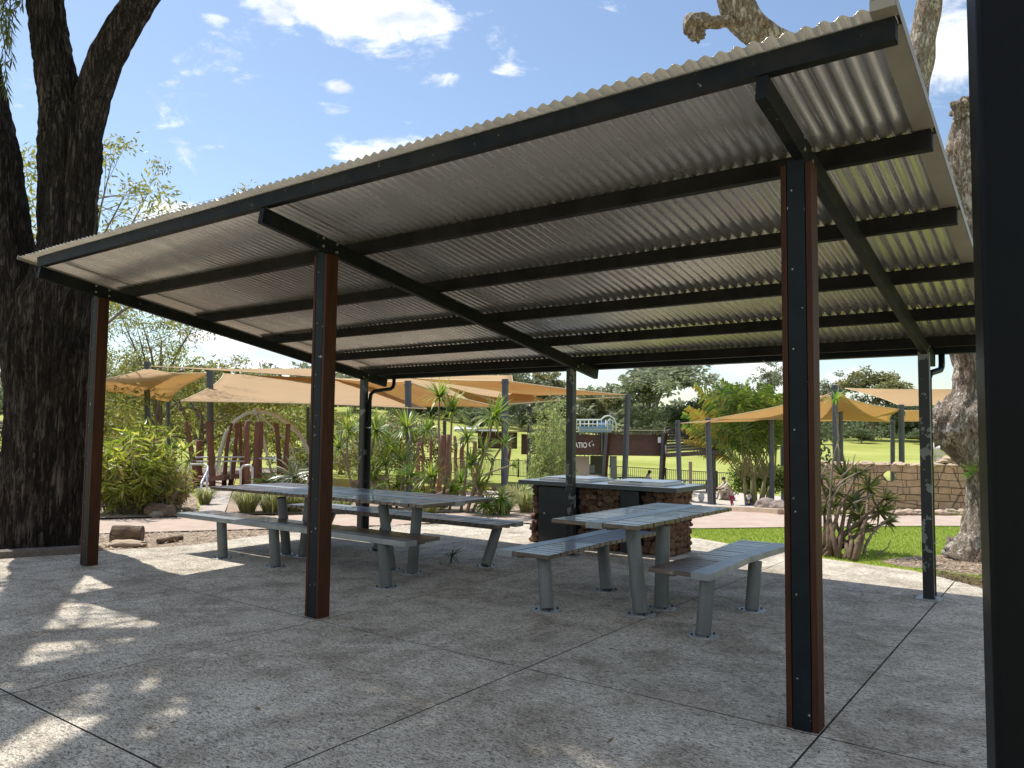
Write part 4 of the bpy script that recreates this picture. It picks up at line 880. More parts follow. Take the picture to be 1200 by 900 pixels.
# dark spiky shrub right of the front post
def spiky():
    rng = np.random.default_rng(61); rnd = random.Random(61)
    b = G(985, 656); root = thing('spiky_shrub', tuple(b), 'dark spiky shrub of thick bare stems at the patio edge near the gnarled tree', 'plant')
    mb = MB(); S = []
    stems = [(963, 650), (972, 652), (982, 654), (996, 656), (1001, 657), (968, 652), (990, 655)]
    heads = [(966, 600, .9), (975, 578, 1.0), (990, 560, 1.1), (1000, 590, 1.0), (1018, 572, 1.0), (1030, 600, .95), (1012, 618, .8), (1036, 585, .8), (1004, 556, .8), (962, 560, 1.0), (978, 595, .8), (1008, 604, .9), (1040, 612, .6)]
    for i, (hx, hy, k) in enumerate(heads):
        s = stems[i % len(stems)]; d = 9.7+rnd.uniform(-.35, .35); b0 = G(*s); h = at(hx, hy, d)
        q = b0.lerp(h, .55); q += Vector((rnd.uniform(-.08, .08), rnd.uniform(-.08, .08), .02))
        mb.tube([b0, b0.lerp(q, .5)+Vector((rnd.uniform(-.03, .03), 0, 0)), q, h], [.036, .028, .021, .014], 8, lump=.25, lsc=8)
        S += rosette(h, (h-q).normalized()+Vector((rnd.uniform(-.4, .4), rnd.uniform(-.4, .4), 0)), int(40*k), .26*k, .028, rng, droop=.25)
    mb.build('stem', M_brst, root, smooth=True); stripmesh('leaves', S, M_dracd, root)
    mb = MB()
    def br(pl, r): P = [at(x, y, 9.5+i*.02) for i, (x, y) in enumerate(pl)]; mb.tube(P, [r*(1-.7*i/(len(P)-1)) for i in range(len(P))], 6)
    br([(1011, 658), (1014, 640), (1022, 625), (1036, 612), (1044, 605), (1052, 592)], .022)
    br([(1006, 657), (1006, 630), (1010, 615)], .016); br([(1021, 660), (1028, 650), (1040, 642), (1044, 633)], .014)
    br([(1003, 655), (998, 640), (1000, 628)], .012); br([(1016, 635), (1008, 620)], .01)
    for pl in ([(985, 560), (998, 548), (1002, 532)], [(975, 575), (990, 562), (1012, 550), (1020, 545)], [(962, 560), (968, 545)], [(1000, 590), (1022, 580), (1044, 585)], [(970, 590), (985, 570), (1000, 560)]): br(pl, .016)
    br([(966, 640), (972, 590), (976, 540), (983, 515), (981, 490), (975, 465), (968, 455)], .016)
    br([(982, 545), (984, 528), (981, 520)], .018)
    mb.build('bare_branch', M_cane, root, smooth=True)
    S = rosette(at(979, 468, 9.6), (.3, 0, 1), 16, .22, .025, rng); stripmesh('young_leaves', S, M_epi, root)
    pos = [tuple(at(960+rnd.uniform(-8, 14), 530+rnd.uniform(-25, 25), 10.2)) for k in range(160)]
    V = leaf_quads(np.array(pos), unit(rng.normal(size=(160, 3))), .09, .04, rng); quadmesh('side_leaves', V, 160, M_dkl, root)
spiky()

# ---------------------------------------------------------------- clumping bush left: many arching canes with lance leaves
def cane_bush(name, px0, px1, pyb, pyt, d, n, label, seed, mleaf, L=.16, Wd=.028, lv=26, dry=.2, cat='bush', spread=.5, depth_r=.7, arch=.5, ml2=None, grp=None, edge=None):
    rng = np.random.default_rng(seed); rnd = random.Random(seed); cx = (px0+px1)/2
    base = at(cx, pyb, d); base.z = gz(base.x, base.y); root = thing(name, tuple(base), label, cat, grp)
    wpx = (px1-px0)/2; W3 = wpx*d/CF; Ht = at(cx, pyt, d).z-base.z
    rv = Vector(Rv); fv = Vector((Fv[0], Fv[1], 0)).normalized(); mb = MB(); pos = []; dirs = []; pos2 = []; dir2 = []
    for i in range(n):
        u = rnd.uniform(-1, 1); v = rnd.uniform(-1, 1)
        b0 = base+rv*(u*W3*spread)+fv*(v*depth_r*.5); hh = Ht*(rnd.uniform(.3, .82) if rnd.random() < .8 else rnd.uniform(.8, 1.08))*(1-.2*abs(u))
        tp = b0+rv*(u*W3*(1-spread)*1.1+rnd.gauss(0, .12)*W3)+fv*(v*depth_r*.5+rnd.gauss(0, .1))+Vector((0, 0, hh)); md = b0.lerp(tp, .55)+Vector((0, 0, hh*.10))
        mb.tube([b0, md, tp], [.008, .006, .003], 4, cap=False)
        for k in range(lv):
            t = rnd.uniform(.12, 1.0)**.8; p = (b0.lerp(md, t*2) if t < .5 else md.lerp(tp, t*2-1)); dr = (rnd.gauss(0, 1), rnd.gauss(0, 1), rnd.gauss(-.1, .5)-arch)
            if rnd.random() < dry*(1.6-t*1.4): pos2.append(tuple(p)); dir2.append(dr)
            else: pos.append(tuple(p)); dirs.append(dr)
    mb.build('canes', M_cane, root)
    pos = np.array(pos); nn = len(pos); V = leaf_quads(pos, unit(np.array(dirs)), L*rng.uniform(.7, 1.4, nn), Wd*rng.uniform(.8, 1.2, nn), rng); quadmesh('leaves', V, nn, mleaf, root)
    if pos2:
        nn = len(pos2); V = leaf_quads(np.array(pos2), unit(np.array(dir2)), L, Wd*.8, rng); quadmesh('dry_leaves', V, nn, ml2 or M_dry, root)
    return root
M_dry = leafmat('dry_leaves', [(.22, .15, .07), (.33, .24, .12), (.42, .33, .18)], .35)
M_bush = leafmat('bamboo_green_leaves', [(.10, .14, .025), (.20, .25, .04), (.34, .37, .07), (.46, .45, .12)], .55, rough=.35, spec=.6)
cane_bush('clumping_bush', 110, 198, 606, 492, 13.3, 170, 'big yellow green clumping bush between the left post and the log posts', 51, M_bush, .20, .036, 38, .28)
cane_bush('clumping_bush', 170, 218, 604, 528, 13.7, 90, 'browner half dry clumping bush on the right flank of the green one', 52, M_bush, .16, .026, 30, 1.0)
S = []
rng = np.random.default_rng(7); root = thing('ginger_plant', tuple(G(180, 603)), 'tall leafy shoots rising above the clumping bushes', 'plant'); mb = MB()
for (x, y) in ((178, 505), (196, 512), (205, 528), (150, 520), (168, 516), (132, 528), (215, 528), (222, 540)):
    h = at(x, y, 13.6+rng.uniform(-.3, .3)); b0 = G(175+rng.uniform(-30, 30), 603); mb.tube([b0, b0.lerp(h, .6), h], [.012, .01, .005], 5); S += rosette(h, (.1, .1, 1), 14, .32, .045, rng, droop=.5)
mb.build('stem', M_cane, root); stripmesh('leaves', S, M_bush, root)
cane_bush('weeping_bamboo', 620, 668, 580, 455, 19, 120, 'tall feathery weeping bamboo beside the slim back post', 53, leafmat('bamboo_leaves', [(.12, .17, .05), (.20, .26, .08), (.30, .35, .12), (.38, .4, .18)], .45), .12, .022, 75, .05, cat='bamboo', spread=.45, depth_r=1.3, arch=.9)
cane_bush('shrub', -20, 12, 620, 560, 12.5, 60, 'leafy green shrub at the left edge behind the dark trunk', 54, M_bush, .15, .04, 30, .05)
cane_bush('shrub', -10, 25, 600, 525, 20, 60, 'dark shrub further back at the left edge', 55, M_dkl, .15, .05, 40, .0)
# strappy grass tussocks
M_tus = leafmat('tussock_blades', [(.12, .15, .04), (.20, .23, .07), (.30, .30, .12), (.36, .33, .2)], .4)
def tussock(px, py, r, h, n, label, seed, ml=None, grp='tussocks along the path'):
    rng = np.random.default_rng(seed); b = G(px, py); root_pos = tuple(b); S = []
    for i in range(n):
        a = rng.uniform(0, 6.28); rr = r*.35*np.sqrt(rng.uniform()); p = np.array(b)+[rr*np.cos(a), rr*np.sin(a), 0]; out = np.array([np.cos(a), np.sin(a), 0])
        hh = h*rng.uniform(.6, 1.1); sd = np.array([-np.sin(a), np.cos(a), 0])*.006; pts = []
        for j, (fx, fz) in enumerate(((0, 0), (.25, .55), (.6, .9), (1.0, .92 if rng.uniform() < .5 else .6))): q = p+out*r*fx*rng.uniform(.7, 1.1)+np.array([0, 0, hh*fz]); k = (1, 1, .7, .05)[j]; pts.append([q-sd*k, q+sd*k])
        S.append(pts)
    o = stripmesh('tussock', S, ml or M_tus, None, origin=root_pos); tag(o, label, 'grass tuft', grp); return o
for i, (x, y, r, h, n, lb) in enumerate([(290, 601, .35, .42, 380, 'strappy tussock left of the table at the ramp foot'), (318, 601, .38, .45, 420, 'fuller tussock second from the ramp'), (345, 600, .35, .4, 360, 'tussock right behind the front left post'),
    (400, 600, .3, .3, 300, 'low tussock behind the long table middle'), (505, 603, .25, .25, 220, 'small tussock under the tall dracaena'), (590, 603, .3, .3, 280, 'pale tussock beside the barbecue left end'), (618, 600, .35, .42, 350, 'tall tussock touching the barbecue left end'),
    (240, 592, .25, .35, 220, 'tussock beside the handrail foot'), (606, 590, .4, .45, 350, 'grey tussock further back near the bamboo')]): tussock(x, y, r, h, n, lb, 300+i)

# ---------------------------------------------------------------- travellers palm and hedge on the right
def fan_palm():
    rng = np.random.default_rng(71); rnd = random.Random(71); d = 41; b = at(884, 560, d); b.z = gz(b.x, b.y)
    root = thing('fan_palm', tuple(b), 'giant fan shaped palm with paddle leaves, yellowing on its left side', 'palm')
    mb = MB(); rv = Vector(Rv); S1 = []; S2 = []
    stems = [(-.5, 0), (0, .2), (.5, 0), (.9, .2), (-.1, -.3)]
    for (u, v) in stems: mb.tube([b+rv*u*.7, b+rv*u*.9+Vector((0, 0, .8)), b+rv*u*1.25+Vector((0, 0, 1.9))], [.16, .13, .03], 9)
    tips = [(806, 478), (815, 452), (832, 462), (846, 446), (862, 452), (876, 445), (890, 450), (903, 452), (915, 462), (925, 470), (800, 500), (798, 515), (812, 530), (838, 480), (858, 470), (884, 470), (905, 480), (915, 500), (826, 498), (846, 495), (900, 452), (935, 490), (872, 462), (895, 463), (868, 480), (908, 468)]
    tips += [(x+rnd.uniform(-14, 14), y+rnd.uniform(-2, 34)) for (x, y) in tips[:10]+tips[13:26]]
    for i, (x, y) in enumerate(tips):
        dd = d+rnd.uniform(-.7, .7); t = at(x, y, dd); s = b+rv*stems[i % 5][0]*1.2+Vector((0, 0, 1.3)); P = []
        L_ = (t-s).length; out = Vector((t.x-s.x, t.y-s.y, 0))
        for k in range(9):
            q = k/8; p = s.lerp(t, q)+Vector((0, 0, math.sin(q*math.pi)*L_*.12)); P.append(p)
        mb.tube(P[:5]+[P[8]], [.04, .035, .03, .025, .02, .006], 5)
        tw_ = Vector((rnd.gauss(0, .5), rnd.gauss(0, .5), rnd.gauss(0, .2)))
        for k in range(34):
            q = .34+.66*k/33; seg_ = min(7, int(q*8)); p = P[seg_].lerp(P[seg_+1], q*8-seg_); tn = (P[seg_+1]-P[seg_]).normalized()
            w_ = L_*.14*math.sin(min(1, (q-.30)/.70+.12)*math.pi*.92)*rnd.uniform(.7, 1.1)+.04
            for sgn in (-1, 1):
                sd = (tn.cross(Vector(Fv))*sgn).normalized(); e = (sd*.75+tn*.55+tw_*sgn+Vector((rnd.gauss(0, .12), rnd.gauss(0, .12), rnd.gauss(-.2, .12)))).normalized()
                a0_ = np.array(p); a1_ = np.array(p+e*w_*.6); a2_ = np.array(p+e*w_+Vector((0, 0, -.04))); tt = np.array(tn)*.034*L_/4
                (S2 if (i in (10, 11, 12, 0) or (i < 3 and rnd.random() < .4)) else S1).append([[a0_-tt, a0_+tt], [a1_-tt, a1_+tt], [a2_-tt*.3, a2_+tt*.3]])
    mb.build('stem', mat('palm_stalk', (.16, .17, .06), .7, var=(.24, .19, .09), vscale=2), root, smooth=True)
    stripmesh('fronds', S1, leafmat('palm_fronds', [(.05, .09, .02), (.09, .15, .03), (.17, .24, .04), (.26, .30, .06)], .4, rough=.35), root)
    stripmesh('yellow_fronds', S2, leafmat('yellow_palm_fronds', [(.22, .22, .04), (.32, .26, .05), (.30, .16, .05)], .4), root)
fan_palm()
def hedge(name, pts, d, r, n, label, seed, ml, L=.14, Wd=.08):
    rng = np.random.default_rng(seed); C_ = []; Rr = []
    for (x, y) in pts: C_.append(tuple(at(x, y, d))); Rr.append((r, r, r*.8))
    V = leaf_clumps(C_, Rr, n, L, Wd, rng, .1); p = Vector(C_[0]); p.z = gz(p.x, p.y)
    o = quadmesh(name, V, len(V)//4, ml, None, origin=tuple(p)); tag(o, label, 'hedge'); return o
hedge('hedge', [(x, y) for x in range(864, 935, 8) for y in (570, 562, 553)], 42, .5, 240, 'low leafy hedge at the foot of the giant fan palm', 81, leafmat('hedge_leaves', [(.05, .09, .02), (.12, .18, .03), (.24, .28, .06)], .35))
# distant bushes merging into one dark band under the far trees
rng = np.random.default_rng(91); C_ = []; Rr = []
for px in range(-60, 1300, 9):
    for q in range(2):
        d = 142+rng.uniform(0, 18); p = at(px+rng.uniform(-5, 5), 500, d); z = gz(p.x, p.y); hgt = rng.uniform(.6, 3.2) if px > 780 else rng.uniform(1.5, 5.5)
        C_.append((p.x, p.y, z+hgt*.5)); Rr.append((1.8, 1.8, hgt*.62))
V = leaf_clumps(C_, Rr, 120, .8, .5, rng, .1); o = quadmesh('far_thicket', V, len(V)//4, M_dkl, None); o['kind'] = 'stuff'; o['label'] = 'dark thicket along the far side of the field'
# forested rise far behind
C_ = []; Rr = []
for px in range(-300, 1500, 16):
    d = 210+rng.uniform(0, 40); p = at(px, 500, d); z = gz(p.x, p.y); hgt = rng.uniform(7, 12) if px < 700 else rng.uniform(4, 9)
    for q in range(3): C_.append((p.x+rng.normal()*2, p.y+rng.normal()*2, z+hgt*(.2+.3*q))); Rr.append((3.6, 3.6, 2.6))
V = leaf_clumps(C_, Rr, 120, 1.5, 1.0, rng, .1); o = quadmesh('far_forest', V, len(V)//4, M_euc, None); o['kind'] = 'stuff'; o['label'] = 'grey green forest on the distant rise'
# ================================================================ SHADE SAILS
M_post = mat('slate_grey_post', (.055, .065, .085), .45, var=(.07, .08, .10), vscale=4)
def sail_mat():
    m = bpy.data.materials.new('tan_shade_cloth'); m.use_nodes = True; t = m.node_tree; b = t.nodes['Principled BSDF']; b.inputs['Roughness'].default_value = .85
    tcn = N(t, 'ShaderNodeTexCoord'); n = N(t, 'ShaderNodeTexNoise', i_Scale=.8, i_Detail=5.0); t.links.new(tcn.outputs['Object'], n.inputs['Vector'])
    r = N(t, 'ShaderNodeValToRGB'); r.color_ramp.elements[0].color = (.62, .45, .26, 1); r.color_ramp.elements[1].color = (.72, .54, .32, 1); t.links.new(n.outputs['Fac'], r.inputs[0]); t.links.new(r.outputs[0], b.inputs['Base Color'])
    tr = N(t, 'ShaderNodeBsdfTranslucent'); t.links.new(r.outputs[0], tr.inputs[0]); ms = N(t, 'ShaderNodeMixShader'); ms.inputs[0].default_value = .58
    t.links.new(b.outputs[0], ms.inputs[1]); t.links.new(tr.outputs[0], ms.inputs[2]); t.links.new(ms.outputs[0], t.nodes['Material Output'].inputs[0]); return m
M_sail = sail_mat(); M_hem = mat('sail_hem', (.62, .48, .30), .8)
M_rope = mat('steel_cable', (.3, .3, .3), .4, .8)
def sail(corners, label, bow=.10, n=18, sag=.15):
    """four corners (px, py, depth) in order; edges bow inwards like tensioned cloth"""
    C = [at(*c) for c in corners]; cen = sum(C, Vector())/4
    def edge(a, b, t): p = a.lerp(b, t); return p + (cen-p)*bow*4*t*(1-t)
    V = []; 
    for i in range(n+1):
        for j in range(n+1):
            u, v = i/n, j/n
            p = edge(C[0], C[1], u)*(1-v)+edge(C[3], C[2], u)*v + edge(C[0], C[3], v)*(1-u)+edge(C[1], C[2], v)*u - (C[0].lerp(C[1], u)*(1-v)+C[3].lerp(C[2], u)*v)
            p.z -= sag*16*u*(1-u)*v*(1-v)*.5 - .012*math.sin(u*37)*math.sin(v*3)
            V.append(tuple(p))
    F = [(i*(n+1)+j, (i+1)*(n+1)+j, (i+1)*(n+1)+j+1, i*(n+1)+j+1) for i in range(n) for j in range(n)]
    root = thing('shade_sail', tuple(C[0]), label, 'shade sail', 'tan shade sails')
    mb = MB(); mb.add(V, F); o = mb.build('cloth', M_sail, root, smooth=True); s = o.modifiers.new('thickness', 'SOLIDIFY'); s.thickness = .004
    mb = MB(); ids = [[i*(n+1) for i in range(n+1)], [i*(n+1)+n for i in range(n+1)], list(range(n+1)), [n*(n+1)+j for j in range(n+1)]]
    for e in ids: mb.tube([V[k] for k in e], .018, 5)
    mb.build('hem', M_hem, root, smooth=True)
def sail_post(px, pt, pxb, pb, d, label, r=.085, snap=True):
    t = at(px, pt, d); b = at(pxb, pb, d); b.z = gz(b.x, b.y)
    root = thing('sail_post', tuple(b), label, 'post', 'grey steel posts of the shade sails')
    mb = MB(); mb.tube([b, t], r, 14); mb.build('pole', M_post, root, smooth=False)
    mb = MB(); mb.tube([t+Vector((0, 0, -.15)), t+Vector((0, 0, -.11))], r*1.25, 14); mb.build('collar', M_post, root)
    mb = MB(); mb.tube([b+Vector((0, 0, 0)), b+Vector((0, 0, .02))], r*2.0, 14); mb.build('base_plate', M_post, root)
LD = 27
for a in [(172, 424, 173, 560, 27, 'slim sail post behind the clumping bush', .10), (196.5, 466, 198, 560, 32, 'thin low sail post behind the bush, second from the left', .08), (246, 435, 247, 566, 24, 'sail post among the leaning log posts', .10),
          (361, 477, 361, 565, 34, 'thin sail post seen beside the parked white utility', .075), (478, 446, 480, 575, 23, 'sail post behind the drooping dracaena head', .10), (592, 444, 591, 582, 25, 'tall sail post right of the dracaenas', .11),
          (621, 476, 619, 575, 30, 'sail post standing in the weeping bamboo', .085), (521, 493, 521, 565, 38, 'short far sail post between the tall dracaena stems', .085), (736, 462, 731, 565, 31, 'leaning sail post in front of the kiosk', .115),
          (794, 493, 797, 570, 34, 'sail post over the slatted pergola roof', .11), (829.5, 490, 832.5, 590, 36, 'leaning sail post beside the girl in pink', .13), (904, 489, 904.5, 583, 40, 'sail post above the boulder', .125),
          (916.5, 494, 917.5, 574, 44, 'sail post half hidden by the front right timber post', .12), (978, 451, 980, 585, 36, 'left one of the pair of tall sail posts above the stone wall', .13), (985, 456, 986, 585, 40, 'right one of the pair of tall sail posts above the stone wall', .11),
          (1056, 474, 1057, 580, 40, 'sail post above the hole in the stone wall, right one', .14), (1046, 493, 1046, 580, 46, 'shorter sail post seen through the hole of the stone wall', .13)]:
    sail_post(*a[:5], a[5], a[6])
sail([(60, 453, 22), (172, 432, 27), (247, 437, 24), (197, 471, 32)], 'leftmost tan sail stretched behind the dark gum trunk', .16)
sail([(212, 470, 20), (262, 438, 30), (420, 444, 34), (500, 479, 23)], 'long low tan sail crossing behind the front left post', .07, sag=.3)
sail([(172, 429, 30), (247, 432, 40), (430, 432, 40), (380, 442, 30)], 'thin sail seen edge on above the long low one', .10, sag=.1)
sail([(385, 443, 33), (478, 447, 23), (590, 478, 25), (480, 478, 36)], 'tan sail hooked to the post behind the drooping dracaena', .12)
sail([(480, 443, 36), (592, 446, 25), (735, 463, 31), (620, 464, 44)], 'upper tan sail running to the leaning post by the kiosk', .10)
sail([(516, 451, 40), (592, 474, 25), (735, 465, 31), (560, 476, 36)], 'lower tan sail running to the leaning post by the kiosk', .09)
sail([(424, 436, 50), (600, 440, 48), (640, 470, 40), (440, 470, 40)], 'tan sail furthest back in the centre', .12)
sail([(797, 496, 34), (904, 487, 40), (978, 459, 36), (918, 494, 44)], 'low slanting sail from the pergola post to the twin posts', .10, sag=.1)
sail([(829.5, 492, 36), (960, 464, 38), (985, 460, 36), (1043, 494, 46)], 'sail with a sunlit pale corner rising to the twin posts', .12)
sail([(978, 462, 36), (1056, 480, 40), (1043, 495, 46), (955, 494, 42)], 'tan sail hanging below the broad one right of the twin posts', .15)
sail([(990, 455, 44), (1130, 456, 40), (1200, 474, 38), (1056, 476, 40)], 'broad high tan sail passing behind the peeling back post', .10)
sail([(1060, 481, 44), (1130, 479, 42), (1180, 494, 40), (1054, 494, 46)], 'small low tan sail behind the peeling back post', .08)

# ================================================================ LOG POSTS, ARCH, RAILS (play area on the left)
M_log = mat('red_brown_log', (.20, .075, .04), .7, var=(.10, .038, .022), vscale=6, bump=.8, bscale=14, stretch=(3, 3, .5))
def log(px, pt, pxb, pb, d, r, label, bend=0, grp='red brown log posts', seed=0, name='log_post'):
    t = at(px, pt, d); b = at(pxb, pb, d); zg_ = gz(b.x, b.y); rnd = random.Random(seed)
    k = (zg_-.05-t.z)/(b.z-t.z) if abs(b.z-t.z) > .01 else 1; b = t+(b-t)*k
    P = [b.lerp(t, i/6)+Vector(Rv)*(bend*math.sin(i/6*math.pi)+rnd.uniform(-.02, .02)) for i in range(7)]
    Rr = [r*(1.1-.25*i/6+rnd.uniform(-.08, .08)) for i in range(7)]
    mb = MB(); mb.tube(P, Rr, 12, lump=.25, lsc=3, seed=seed); o = mb.build(name, M_log, None, smooth=True, origin=tuple(P[0])); tag(o, label, 'log post', grp)
LG = [(218, 494, 228, 556, 21, .085, 'leftmost leaning log post just right of the clumping bushes', .02), (233, 516, 233, 552, 22, .13, 'short stout log post beside the leaning one', 0), (244, 494, 248, 561, 21, .10, 'straight log post in front of the grey sail post', .03),
      (271, 496, 265, 552, 22, .07, 'left arm of the forked log pair', -.03), (278, 496, 271, 558, 22, .08, 'right arm of the forked log pair', .02), (281.5, 494, 283, 545, 24, .07, 'thin log post right of the forked pair', 0), (288, 498, 285, 556, 23, .07, 'log post leaning against its taller neighbour', .03),
      (289.5, 493, 290, 567, 20, .095, 'tall straight log post nearest the ramp', .0), (301, 495, 297, 563, 21, .09, 'log post left of the arch foot', .03), (305.5, 494, 304, 560, 22, .10, 'thick log post under the arch crown', -.02),
      (324, 496, 327, 560, 22, .095, 'log post standing between arch and white utility', .02), (338, 497, 333, 556, 22, .095, 'log post with a knot next to the white utility', .03),
      (528, 510, 526, 560, 20, .07, 'thin log post behind the tallest dracaena', 0), (490, 518, 488, 560, 21, .08, 'short dark log post left of the tallest dracaena', .02), (495, 510, 496, 560, 22, .06, 'thin straight log post beside the short dark one', 0),
      (505, 510, 505, 572, 19, .05, 'slim log post crossing the tall dracaena stem', 0), (518, 510, 513, 565, 19, .085, 'curved log post in the middle of the central row', .05), (526, 509, 524, 568, 20, .085, 'straight log post right of the curved one', 0),
      (533, 511, 534, 560, 21, .07, 'knotty log post, fourth from the left of the central row', .01), (541, 512, 542, 560, 21, .085, 'dark log post behind the many stemmed dracaena', 0), (556, 517, 556, 556, 22, .09, 'short log post at the right of the central row', 0), (472, 508, 469, 545, 24, .06, 'leaning log behind the drooping dracaena head', 0), (600, 508, 594, 555, 26, .07, 'slanting log post by the tall sail post', 0)]
for i, a in enumerate(LG):
    log(a[0], a[1], a[2], a[3], a[4], a[5]*.78, a[6], a[7], seed=i+1, grp='red brown log posts' if i < 12 else 'red brown log posts behind the dracaenas')
for i, (a, b, d, lb) in enumerate([((160, 508), (150, 560), 19, 'slanting log end poking out of the green bush'), ((190, 502), (186, 560), 20, 'short leaning log above the bush top'), ((168, 500), (160, 560), 20, 'dark log between the bush shoots')]): log(a[0], a[1], b[0], b[1], d, .08, lb, seed=40+i)
# climbing arch
M_gal2 = mat('dull_galvanised_tube', (.60, .61, .62), .4, .5, var=(.45, .46, .47), vscale=8)
ar = thing('climbing_arch', tuple(G(300, 563)), 'galvanised climbing arch with rods behind the log posts', 'climbing frame')
dA = 26
def pipe(parent, pl, d, r, name='tube', m=None, ground=False, seg=8):
    P = [at(x, y, d) if not isinstance(d, (list, tuple)) else at(x, y, d[i]) for i, (x, y) in enumerate(pl)]
    mb = MB(); mb.tube(P, r, seg); return mb.build(name, m or M_gal2, parent, smooth=True)
pipe(ar, [(253, 565), (258, 530), (265, 508), (276, 493), (288, 485), (300, 482), (312, 483), (326, 488), (340, 498), (353, 512), (362, 530), (366, 560)], dA, .07, 'arch_tube')
pipe(ar, [(300, 482), (306, 500), (312, 530), (322, 568)], dA, .04, 'strut')
pipe(ar, [(300, 482), (270, 520), (255, 562)], dA+1.5, .035, 'strut')
pipe(ar, [(300, 482), (340, 520), (352, 560)], dA+1.5, .035, 'strut')
mb = MB(); mb.blob(at(301, 482, dA), (.14, .14, .14), amp=.1, sub=2); mb.build('hub', M_gal2, ar)
# platform bridge between the logs with rails
br_ = thing('play_bridge', tuple(G(240, 560)), 'low boarded play bridge with galvanised rails between the log posts', 'play bridge')
M_board = mat('dark_deck_boards', (.12, .055, .035), .8, var=(.2, .1, .07), vscale=5)
a, b = at(215, 561, 21.5), at(272, 559, 21.5); mb = MB(); mb.bar(a, b, 1.2, .12); mb.build('deck', M_board, br_)
for yy in (536, 541): pipe(br_, [(221, yy), (288, yy-.5)], 21.2, .022, 'rail')
pipe(br_, [(288, 538), (322, 537)], 21.2, .03, 'rail')
for xx in (222, 252, 270): pipe(br_, [(xx, 536), (xx, 562)], 21.2, .02, 'stanchion')
# handrails at the ramp
for (pl, d, lb) in (([(222.5, 562), (222, 548), (224, 544), (240, 544), (243.5, 547), (243, 552), (236, 566), (235, 598)], [18.5, 18.5, 18.5, 17.5, 17, 16.8, 15.8, 15.6], 'galvanised bent handrail on the left side of the ramp'), ([(282, 568), (282, 550), (285, 546), (292, 545), (296, 548)], [17.6]*5, 'galvanised handrail on the right side of the ramp')):
    r0 = at(pl[-1][0], pl[-1][1], d[-1]); hr = thing('handrail', tuple(G(pl[-1][0] if lb.endswith('left side of the ramp') else 282, 598 if lb.endswith('left side of the ramp') else 585)), lb, 'handrail', 'ramp handrails')
    P = [at(x, y, dd) for (x, y), dd in zip(pl, d)]
    if 'left' in lb:
        P[0].z = gz(P[0].x, P[0].y); P[-1].z = gz(P[-1].x, P[-1].y); mb = MB(); mb.tube(P, .024, 8); mb.build('rail', M_gal2, hr, smooth=True)
        mid = P[5]; low = mid.copy(); low.z = gz(mid.x, mid.y); mb = MB(); mb.tube([mid, low], .024, 8); mb.build('stanchion', M_gal2, hr, smooth=True)
        q = [P[4]+Vector((0, 0, -.35)), P[5]+Vector((0, 0, -.38)), P[6]+Vector((0, 0, -.3))]; mb = MB(); mb.tube(q, .02, 8); mb.build('mid_rail', M_gal2, hr, smooth=True)
    else:
        g0 = P[0].copy(); g0.z = gz(g0.x, g0.y); g1 = P[-1].copy(); g1.z = gz(g1.x, g1.y); mb = MB(); mb.tube([g0]+P[1:]+[g1], .026, 8); mb.build('rail', M_gal2, hr, smooth=True)

# ================================================================ FENCE
M_green = mat('dark_green_fence', (.015, .035, .025), .5)
def fence(pts, label, hgt=1.2, step=.13, post=2.4):
    W = [at(x, 520, d) for x, d in pts]; root = thing('fence', (W[0].x, W[0].y, gz(W[0].x, W[0].y)), label, 'fence')
    mb = MB(); rails = MB()
    for a, b in zip(W[:-1], W[1:]):
        L_ = (Vector((b.x-a.x, b.y-a.y, 0))).length; n = int(L_/step)
        for k in range(n):
            p = a.lerp(b, k/n); z = gz(p.x, p.y); mb.box((p.x, p.y, z+hgt*.52), (.022, .022, hgt*.95))
        m_ = int(L_/post)
        for k in range(m_):
            p, q = a.lerp(b, k/m_), a.lerp(b, (k+1)/m_); z0_, z1_ = gz(p.x, p.y), gz(q.x, q.y)
            for h in (.1, hgt): rails.bar((p.x, p.y, z0_+h), (q.x, q.y, z1_+h), .04, .05)
            pm = MB(); pm.box((p.x, p.y, z0_+hgt*.55), (.09, .09, hgt*1.1)); pm.build('post', M_green, root)
    mb.build('pickets', M_green, root); rails.build('rails', M_green, root)
fence([(330, 64), (520, 60), (640, 54), (780, 52), (900, 51.5)], 'low dark green picket fence along the near side of the field')

# ================================================================ KIOSK WITH PERGOLA
KD = 43
M_dk2 = mat('dark_batten', (.045, .035, .03), .7, var=(.08, .065, .05), vscale=3)
M_fasc = mat('chocolate_boards', (.085, .045, .035), .7, var=(.11, .062, .05), vscale=3)
def boards_mat():
    m = mat('brown_weatherboards', (.085, .045, .035), .7, var=(.115, .064, .05), vscale=3); t = m.node_tree; b = t.nodes['Principled BSDF']
    tcn = N(t, 'ShaderNodeTexCoord'); wv = N(t, 'ShaderNodeTexWave', wave_type='BANDS', bands_direction='Z', wave_profile='SAW', i_Scale=2.2); t.links.new(tcn.outputs['Object'], wv.inputs['Vector'])
    bb = N(t, 'ShaderNodeBump'); bb.inputs['Distance'].default_value = .04; t.links.new(wv.outputs['Fac'], bb.inputs['Height']); t.links.new(bb.outputs[0], b.inputs['Normal']); return m
M_brd = boards_mat()
M_beige = mat('beige_render', (.62, .54, .44), .8, var=(.56, .49, .40), vscale=1)
M_roofd = mat('dark_roof_metal', (.26, .23, .20), .5, .3)
kx = lambda px, py, dd=0: at(px, py, KD+dd)
zk = gz(*kx(705, 560).xy[:])
kr = thing('kiosk', (kx(705, 560).x, kx(705, 560).y, zk), 'brown weatherboard kiosk with white lettering and flat metal roof', 'kiosk')
F2 = Vector((Fv[0], Fv[1], 0)).normalized(); R2 = Vector((_cy, _sy, 0))
